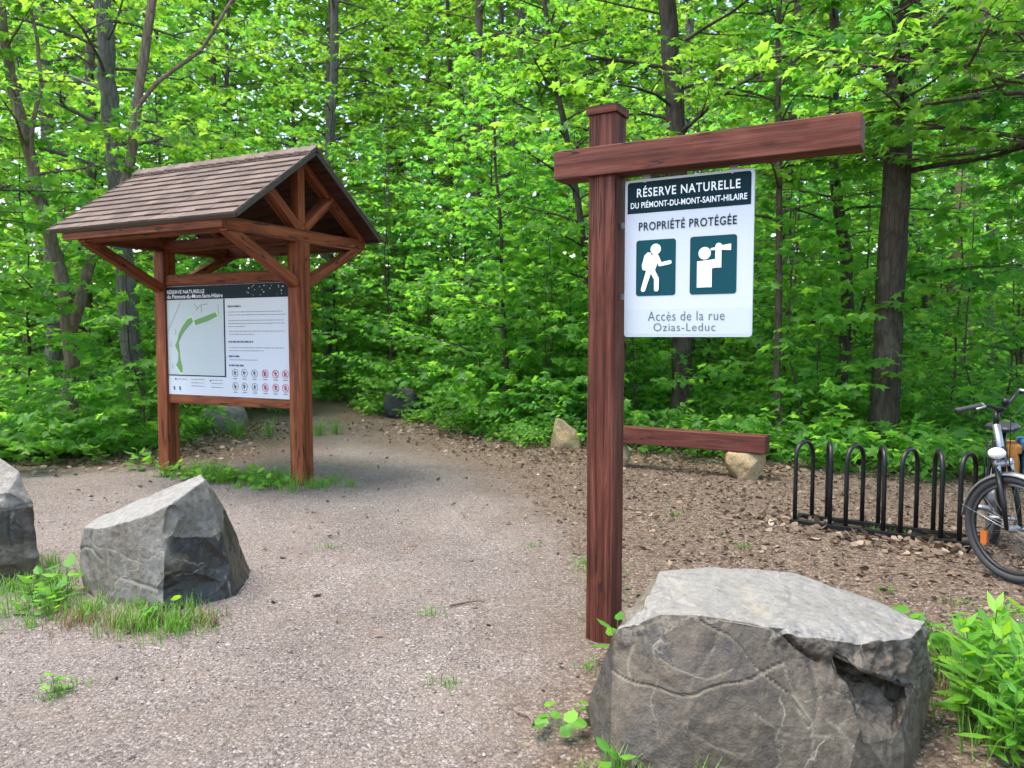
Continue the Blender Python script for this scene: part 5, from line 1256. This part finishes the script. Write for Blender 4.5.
# ---- the wood behind, one mass of foliage and stems
def far_woods():
    bag = Bag(); n = 16000
    th = rng.uniform(-0.80, 0.80, n); dist = rng.uniform(32, 48, n); h = 30*rng.random(n)**0.8
    cx = np.sin(th)*dist; cy = np.cos(th)*dist
    for x, y, z in zip(cx, cy, h):
        m = 16; R = rng.uniform(0.7, 1.5)
        q = np.column_stack([x+rng.normal(0, R*0.6, m), y+rng.normal(0, R*0.6, m), z+0.2+rng.normal(0, R*0.28, m)])
        a = rng.uniform(0, 6.28, m); e = rng.normal(-0.2, 0.35, m)
        bag.add(q, np.column_stack([np.cos(a)*np.cos(e), np.sin(a)*np.cos(e), np.sin(e)]), rng.uniform(0.22, 0.42, m))
    for i in range(3200):
        t = rng.uniform(-0.8, 0.8); dd = rng.uniform(29, 48); x, y, z = math.sin(t)*dd, math.cos(t)*dd, 3.5*rng.random()
        m = 14; q = np.column_stack([x+rng.normal(0, 0.7, m), y+rng.normal(0, 0.7, m), z+rng.normal(0.3, 0.35, m)]); a = rng.uniform(0, 6.28, m); e = rng.normal(-0.2, 0.35, m)
        bag.add(q, np.column_stack([np.cos(a)*np.cos(e), np.sin(a)*np.cos(e), np.sin(e)]), rng.uniform(0.22, 0.4, m))
    o = link(bpy.data.objects.new('far_woods', bag.mesh('far_woods', 'far', MAT['canopy_leaf'], rng, 0.45)))
    tag(o, kind='stuff')
    m = MB(); random.seed(4)
    for i in range(22):
        t = rng.uniform(-0.75, 0.75); dd = rng.uniform(32, 50); x, y = math.sin(t)*dd, math.cos(t)*dd; r = rng.uniform(0.08, 0.3); s = rng.normal(0, 0.4, 2)
        m.tube([(x, y, -0.5), (x+s[0]*0.3, y, 6), (x+s[0], y+s[1], 15)], [r, r*0.8, r*0.5], 7, cap=False)
    tag(m.build('far_trunks', MAT['bark_dark'], smooth=True), kind='stuff')
far_woods()

# ---- ground litter, pebbles, grass
def flat_bits(name, P, size, mat, curl, kind='stuff', lift=0.006):
    n = len(P); a = rng.uniform(0, 6.28, n); z = gz(P[:, 0], P[:, 1])+lift
    D = np.column_stack([np.cos(a), np.sin(a), rng.normal(0, curl, n)]); bag = Bag(); bag.add(np.column_stack([P, z+size*0.12]), D, size)
    o = link(bpy.data.objects.new(name, bag.mesh(name, 'oval', MAT[mat], rng, curl*1.6)))
    return tag(o, kind=kind)
def scatter(n, x0, x1, y0, y1, f):
    P = np.column_stack([rng.uniform(x0, x1, n), rng.uniform(y0, y1, n)])
    return P[rng.random(n) < np.clip(f(P), 0, 1)]
gravel_d = lambda P: sdf(P, CLEAR)
P = scatter(64000, -8, 8, 3.0, 16, lambda P: np.clip(0.15-0.9*gravel_d(P), 0.03, 1)*np.clip((P[:, 1]-2.0)/4, 0.15, 1)*np.where(inside_forest(P) > 1.5, 0.35, 1))
flat_bits('leaf_litter', P, 0.018+0.05*rng.random(len(P))**1.6, 'litter', 0.4)
P = scatter(4200, 2.0, 4.2, 4.9, 7.4, lambda P: np.exp(-((P[:, 1]-(6.15-0.68*(P[:, 0]-2.3)))/0.30)**2)*(0.35+0.65*np.array([mnoise.noise(Vector((p[0]*2.2, p[1]*2.2, 0))) > -0.05 for p in P])))
flat_bits('raked_leaves', P, rng.uniform(0.05, 0.10, len(P)), 'litter', 0.5, lift=0.015)
P = scatter(9000, -6, 7, 8.2, 14, lambda P: np.clip(0.9-np.abs(inside_forest(P)+0.2)*0.8, 0, 1))
flat_bits('edge_leaves', P, rng.uniform(0.05, 0.10, len(P)), 'litter', 0.35)
def pebbles(name, n, x0, x1, y0, y1, s0, s1, f):
    P = scatter(n, x0, x1, y0, y1, f); n = len(P); s = s0+(s1-s0)*rng.random(n)**2.5
    T = np.array([(1, 0, 0), (0.3, 0.95, 0.05), (-0.8, 0.6, 0), (-0.8, -0.6, 0), (0.3, -0.95, -0.05), (0.15, 0.1, 0.75), (0, 0, -0.5)])
    F = np.array([(0, 1, 5), (1, 2, 5), (2, 3, 5), (3, 4, 5), (4, 0, 5), (1, 0, 6), (2, 1, 6), (3, 2, 6), (4, 3, 6), (0, 4, 6)])
    V = T[None]*(1+rng.normal(0, 0.22, (n, 7, 1)))*s[:, None, None]*np.column_stack([np.ones(n), rng.uniform(0.6, 1, n), rng.uniform(0.6, 1.0, n)])[:, None, :]
    a = rng.uniform(0, 6.28, n); c, sn = np.cos(a), np.sin(a)
    W = np.stack([V[..., 0]*c[:, None]-V[..., 1]*sn[:, None]+P[:, 0:1], V[..., 0]*sn[:, None]+V[..., 1]*c[:, None]+P[:, 1:2], V[..., 2]+(gz(P[:, 0], P[:, 1])+s*0.12)[:, None]], -1)
    Fa = (F[None]+(np.arange(n)*7)[:, None, None]).reshape(-1, 3)
    tag(link(bpy.data.objects.new(name, mesh_np(name, W.reshape(-1, 3), Fa, MAT['pebble'], np.repeat(rng.random(n), len(F))))), kind='stuff')
pebbles('gravel', 60000, -4.2, 2.8, 2.3, 8.5, 0.002, 0.0085, lambda P: np.clip(0.35+gravel_d(P)*0.7, 0.12, 1)*np.clip(1.25-(P[:, 1]-2.3)/7, 0.15, 1))
pebbles('loose_stones', 500, -4.2, 3.5, 2.3, 9.5, 0.010, 0.024, lambda P: np.full(len(P), 0.55))

def grass(name, tufts, mat, blades, h, w=0.0035, spread=0.07):
    V, R = [], []
    for (x, y, k, hs) in tufts:
        n = int(blades*k); a = rng.uniform(0, 6.28, n); r = np.abs(rng.normal(0, spread*math.sqrt(k), n)); hh = h*hs*rng.uniform(0.45, 1.1, n); b = rng.uniform(0, 6.28, n); ln = rng.uniform(0.15, 0.85, n)*hh
        px_, py_ = x+r*np.cos(a), y+r*np.sin(a); z = gz(px_, py_)
        ux, uy = np.cos(b), np.sin(b)
        for t, ww in ((0, 1), (0.55, 0.85), (1.0, 0.08)):
            ox = ux*ln*t**2; oy = uy*ln*t**2; oz = hh*t*(1-0.25*t*ln/hh)
            for sgn in (-1, 1): V.append(np.column_stack([px_+ox-uy*sgn*w*ww, py_+oy+ux*sgn*w*ww, z+oz]))
        R.append((n, rng.random(n)))
    Vs, Fs, Rs = [], [], []; base = 0
    for i, (n, r) in enumerate(R):
        blk = np.stack(V[i*6:(i+1)*6], 1); Vs.append(blk.reshape(-1, 3))
        f = np.array([(0, 1, 3, 2), (2, 3, 5, 4)])[None]+(np.arange(n)*6)[:, None, None]+base; Fs.append(f.reshape(-1, 4)); base += n*6; Rs.append(np.repeat(r, 2))
    tag(link(bpy.data.objects.new(name, mesh_np(name, np.concatenate(Vs), np.concatenate(Fs), MAT[mat], np.concatenate(Rs)))), kind='stuff')
T_g = []
for i in range(11): T_g.append((-2.62+0.95*rng.random(), 4.38-0.28*rng.random()-0.10*rng.random(), rng.uniform(0.4, 1), rng.uniform(0.5, 1)))
for i in range(9): T_g.append((-2.85+rng.normal(0, 0.14), 4.62+rng.normal(0, 0.22), rng.uniform(0.5, 1.1), rng.uniform(0.8, 1.5)))
for i in range(5): T_g.append((-1.90+rng.normal(0, 0.10), 4.03+rng.normal(0, 0.05), 1.2, 0.8))
for i in range(34):
    t = rng.random(); T_g.append((-4.0+1.75*t+rng.normal(0, 0.10), 8.75-0.92*t+rng.normal(0, 0.12), rng.uniform(0.4, 1.0), rng.uniform(0.6, 1.6)))
for i in range(6): T_g.append((-2.0+rng.normal(0, 0.15), 7.9+rng.normal(0, 0.1), 0.6, 0.9))
for i in range(8): T_g.append((-4.1+rng.normal(0, 0.8), 12.0+rng.normal(0, 0.2), 1.0, 2.2))
for i in range(12): T_g.append((0.62+rng.normal(0, 0.05), 3.95+1.3*rng.random(), 0.5, 0.45))
for x, y in ((-2.0, 3.3), (-1.95, 3.25), (0.35, 3.5), (-0.3, 3.35), (-0.45, 4.2), (-1.35, 5.6), (0.15, 5.6), (1.7, 5.6), (2.3, 4.6), (2.6, 4.4), (1.4, 6.6), (2.9, 6.1), (3.1, 6.0), (1.0, 7.2)): T_g.append((x, y, 0.3, 0.4))
for i in range(14): T_g.append((1.75+rng.random()*0.9, 2.75+rng.random()*0.9, 0.7, 1.4))
for i in range(8): T_g.append((0.25+0.5*rng.random(), 2.55+0.12*rng.random(), 0.25, 0.8))
grass('grass', T_g, 'grass', 80, 0.16, 0.0026, 0.10)
T_d = []
for i in range(12): T_d.append((-2.45+0.8*rng.random(), 4.22-0.25*rng.random(), rng.uniform(0.5, 1), rng.uniform(0.5, 1)))
for i in range(10): T_d.append((1.75+rng.random()*0.9, 2.85+rng.random()*0.9, 0.4, 1.2))
grass('dry_grass', T_d, 'dry_grass', 90, 0.12, 0.0020, 0.12)

# ---- single herbs one can point to
def herb_parts(seed, kind):
    r = np.random.default_rng(seed); random.seed(seed); wood, bag = MB(), Bag()
    if kind == 'tall':            # upright stems with lance leaves all round
        for k in range(3):
            x, y = r.normal(0, 0.05, 2); h = r.uniform(0.28, 0.50); lx, ly = r.normal(0, 0.06, 2)
            pts = [(x+lx*t*t, y+ly*t*t, h*t) for t in np.linspace(0, 1, 6)]; wood.tube(pts, [0.004, 0.004, 0.0035, 0.003, 0.0025, 0.002], 5)
            n = int(h/0.020); a = 0.0
            for j in range(n):
                t = 0.15+0.85*j/n; a += 2.4+r.normal(0, 0.2); e = 0.15+0.75*t+r.normal(0, 0.12)
                bag.add([x+lx*t*t, y+ly*t*t, h*t], [math.cos(a)*math.cos(e), math.sin(a)*math.cos(e), math.sin(e)], (0.155-0.055*t)*r.uniform(0.8, 1.15))
        return wood, bag.mesh('leaves', 'lance', MAT['herb_leaf'], r, 0.15)
    if kind == 'broad':           # low plant with broad leaves on short stalks
        for j in range(11):
            a = j*2.4+r.normal(0, 0.2); l = r.uniform(0.05, 0.17); z = r.uniform(0.07, 0.22); q = (l*math.cos(a), l*math.sin(a), z)
            wood.tube([(0, 0, 0), (q[0]*0.4, q[1]*0.4, z*0.7), q], [0.0025, 0.002, 0.0015], 4)
            bag.add(q, [math.cos(a), math.sin(a), -0.25+r.normal(0, 0.15)], r.uniform(0.07, 0.11))
        return wood, bag.mesh('leaves', 'round', MAT['herb_leaf'], r, 0.25)
    for j in range(9):            # small weed
        a = j*2.4; l = 0.02; bag.add([l*math.cos(a), l*math.sin(a), 0.01+0.012*j], [math.cos(a), math.sin(a), 0.25+r.normal(0, 0.2)], r.uniform(0.05, 0.09))
        wood.tube([(0, 0, 0), (l*math.cos(a), l*math.sin(a), 0.01+0.012*j)], 0.0015, 4)
    return wood, bag.mesh('leaves', 'oval', MAT['herb_leaf'], r, 0.25)
HP = {}
def herb(name, kind, var, label, x, y, sc=1.0, group=None, cat='plant', z=0.0):
    key = (kind, var)
    if key not in HP:
        w, m = herb_parts(500+{'tall': 0, 'broad': 20, 'weed': 40}[kind]+var, kind)
        t = thing(name, label, cat, G3(x, y, z), rngs.uniform(0, 6.28), group); t.scale = (sc,)*3
        w.build('stem', MAT['stem'], t); link(bpy.data.objects.new('leaves', m), t); HP[key] = t
    else:
        t = HP[key].copy(); COL.objects.link(t); t.name = name; t.location = G3(x, y, z); t.rotation_euler = (0, 0, rngs.uniform(0, 6.28)); t.scale = (sc,)*3; t['label'] = label
        if group: t['group'] = group
        elif 'group' in t: del t['group']
        for ch in HP[key].children: c = ch.copy(); COL.objects.link(c); c.parent = t
for i, (x, y, s) in enumerate([(1.83, 2.95, 1.0), (1.95, 3.1, 1.05), (1.90, 2.8, 0.9), (2.08, 2.95, 0.95), (1.78, 2.72, 0.8), (2.02, 2.75, 0.85)]):
    herb('lance_leaved_herb', 'tall', i % 3, 'upright herb with narrow pointed leaves, at the flat-topped boulder'+ORD[sorted([2.95, 3.1, 2.8, 2.951, 2.72, 2.75]).index([2.95, 3.1, 2.8, 2.951, 2.72, 2.75][i])], x, y, s, 'tall herbs beside the flat-topped boulder')
for i, (x, y, s) in enumerate(sorted([(2.25, 3.4, 1.2), (2.4, 3.55, 1.3), (2.1, 3.7, 1.1), (2.4, 3.3, 1.2), (2.55, 3.75, 1.1), (2.15, 3.6, 1.0), (2.6, 3.4, 1.3), (2.15, 3.25, 1.1), (2.25, 2.95, 1.2), (2.45, 3.0, 1.2), (1.9, 3.45, 1.0), (1.95, 3.3, 1.0), (2.05, 2.6, 1.1), (2.3, 2.7, 1.1)], key=lambda q: q[1])):
    herb('broad_leaved_plant', 'broad', i % 3, 'low broad-leaved plant in the patch beside the flat-topped boulder'+ORD[i], x, y, s, 'broad-leaved plants beside the flat-topped boulder')
herb('leafy_sprig', 'weed', 0, 'bright leafy sprig at the foot of the signpost', 0.50, 3.60, 1.25, z=0.06)
herb('broad_leaved_plant', 'broad', 0, 'broad-leaved weed in the gravel beside the flat-topped boulder, near the signpost', 0.20, 2.95, 0.6)
herb('leafy_weed', 'weed', 1, 'small weed pushing up at the near foot of the flat-topped boulder', 0.36, 2.62, 0.9)
for i, (x, y, s) in enumerate(sorted([(-2.84, 4.55, 1.4), (-2.75, 4.35, 1.2), (-2.68, 4.55, 1.5), (-2.7, 4.2, 1.0), (-2.62, 4.34, 1.3), (-2.58, 4.2, 1.0)], key=lambda q: q[1])):
    herb('leafy_weed', 'weed', i % 2, 'bright leafy weed in the grass between the two smaller boulders'+ORD[i], x, y, s, 'weeds between the two boulders')
herb('broad_leaved_plant', 'broad', 1, 'small round-leaved plant against the dark foot of the wedge-shaped boulder', -1.93, 4.10, 0.55)
herb('leafy_weed', 'weed', 1, 'tiny weed alone in the gravel below the wedge-shaped boulder', -2.0, 3.28, 0.8)
for i in range(14):
    t = (i+0.5)/14
    herb('broad_leaved_plant' if i % 3 else 'leafy_weed', 'broad' if i % 3 else 'weed', i % 2, 'low weed in the grass strip between the kiosk posts'+ORD[13-i], -3.85+1.55*t+rngs.normal(0, 0.08), 8.62-0.85*t+rngs.normal(0, 0.12), rngs.uniform(0.6, 0.95) if i % 3 else 1.3, 'weeds between the kiosk posts')
for i, (x, y) in enumerate([(-4.35, 8.9), (-4.3, 9.2), (-4.6, 9.4), (-5.1, 9.4), (-5.6, 9.35)]):
    herb('leafy_weed', 'weed', i % 2, 'leafy weed at the edge of the gravel beside the kiosk'+ORD[(0, 1, 4, 3, 2)[i]], x, y, 1.8, 'weeds beside the kiosk')
# a few fallen twigs
for i, (x, y, a, l, lab) in enumerate([(-0.25, 4.35, 0.35, 0.22, 'short dark twig on the gravel near the foot of the signpost'), (0.05, 3.05, 2.0, 0.16, 'pale bent twig on the gravel beside the flat-topped boulder'), (3.0, 5.1, 2.3, 0.5, 'thin bare twig lying in front of the bicycle wheel')]):
    m = MB(); z = float(gz(x, y))+0.008
    pts = [(x+math.cos(a)*l*(t-0.5)+0.012*math.sin(5*t), y+math.sin(a)*l*(t-0.5)+0.015*math.sin(3*t+i), z+0.006*math.sin(PI*t)) for t in np.linspace(0, 1, 6)]
    m.tube(pts, [0.006, 0.0055, 0.005, 0.004, 0.003, 0.002], 6); tag(m.build('twig', MAT['bark_brown' if i != 1 else 'bark_tan'], smooth=True), lab, 'twig')

# ================================================================== light, sky, camera
SUN_EL, SUN_AZ = 70.0, 270.0        # degrees; azimuth clockwise from +Y: the sun stands high behind the camera, a little to its left
w = bpy.data.worlds.new('World'); SC.world = w; w.use_nodes = True
nt = w.node_tree; nt.nodes.clear()
sky = nt.nodes.new('ShaderNodeTexSky'); sky.sky_type = 'NISHITA'; sky.sun_disc = False
sky.sun_elevation = RAD(SUN_EL); sky.sun_rotation = RAD(SUN_AZ); sky.air_density = 1.3; sky.dust_density = 3.0; sky.ozone_density = 1.0
bg = nt.nodes.new('ShaderNodeBackground'); bg.inputs['Strength'].default_value = 0.15
wo = nt.nodes.new('ShaderNodeOutputWorld'); L(nt, sky.outputs[0], bg.inputs[0]); L(nt, bg.outputs[0], wo.inputs[0])
sl = bpy.data.lights.new('sun', 'SUN'); sl.energy = 1.05; sl.angle = RAD(24); sl.color = (1.0, 0.95, 0.87)
so = bpy.data.objects.new('sun', sl); COL.objects.link(so)
to_sun = Vector((math.sin(RAD(SUN_AZ))*math.cos(RAD(SUN_EL)), math.cos(RAD(SUN_AZ))*math.cos(RAD(SUN_EL)), math.sin(RAD(SUN_EL))))
so.rotation_euler = to_sun.to_track_quat('Z', 'Y').to_euler(); so.location = to_sun*60

cam = bpy.data.cameras.new('camera'); cam.sensor_width = 36; cam.lens = 36*770/1024; cam.clip_end = 2000; cam.clip_start = 0.05
co = bpy.data.objects.new('camera', cam); COL.objects.link(co); co.location = (0, 0, 1.55); co.rotation_euler = (PI/2-0.061, 0, 0)
SC.camera = co
cam.dof.use_dof = True; cam.dof.focus_distance = 4.4; cam.dof.aperture_fstop = 4.0
SC.render.resolution_x, SC.render.resolution_y = 1024, 768
cy = SC.cycles
cy.use_denoising = True; cy.max_bounces = 14; cy.diffuse_bounces = 12; cy.transmission_bounces = 8; cy.glossy_bounces = 3; cy.transparent_max_bounces = 8
cy.use_adaptive_sampling = True; cy.adaptive_threshold = 0.02; cy.sample_clamp_indirect = 10
SC.render.use_persistent_data = False
SC.view_settings.view_transform = 'Standard'; SC.view_settings.look = 'None'; SC.view_settings.gamma = 1; SC.view_settings.use_curve_mapping = False
SC.view_settings.exposure = 2.08
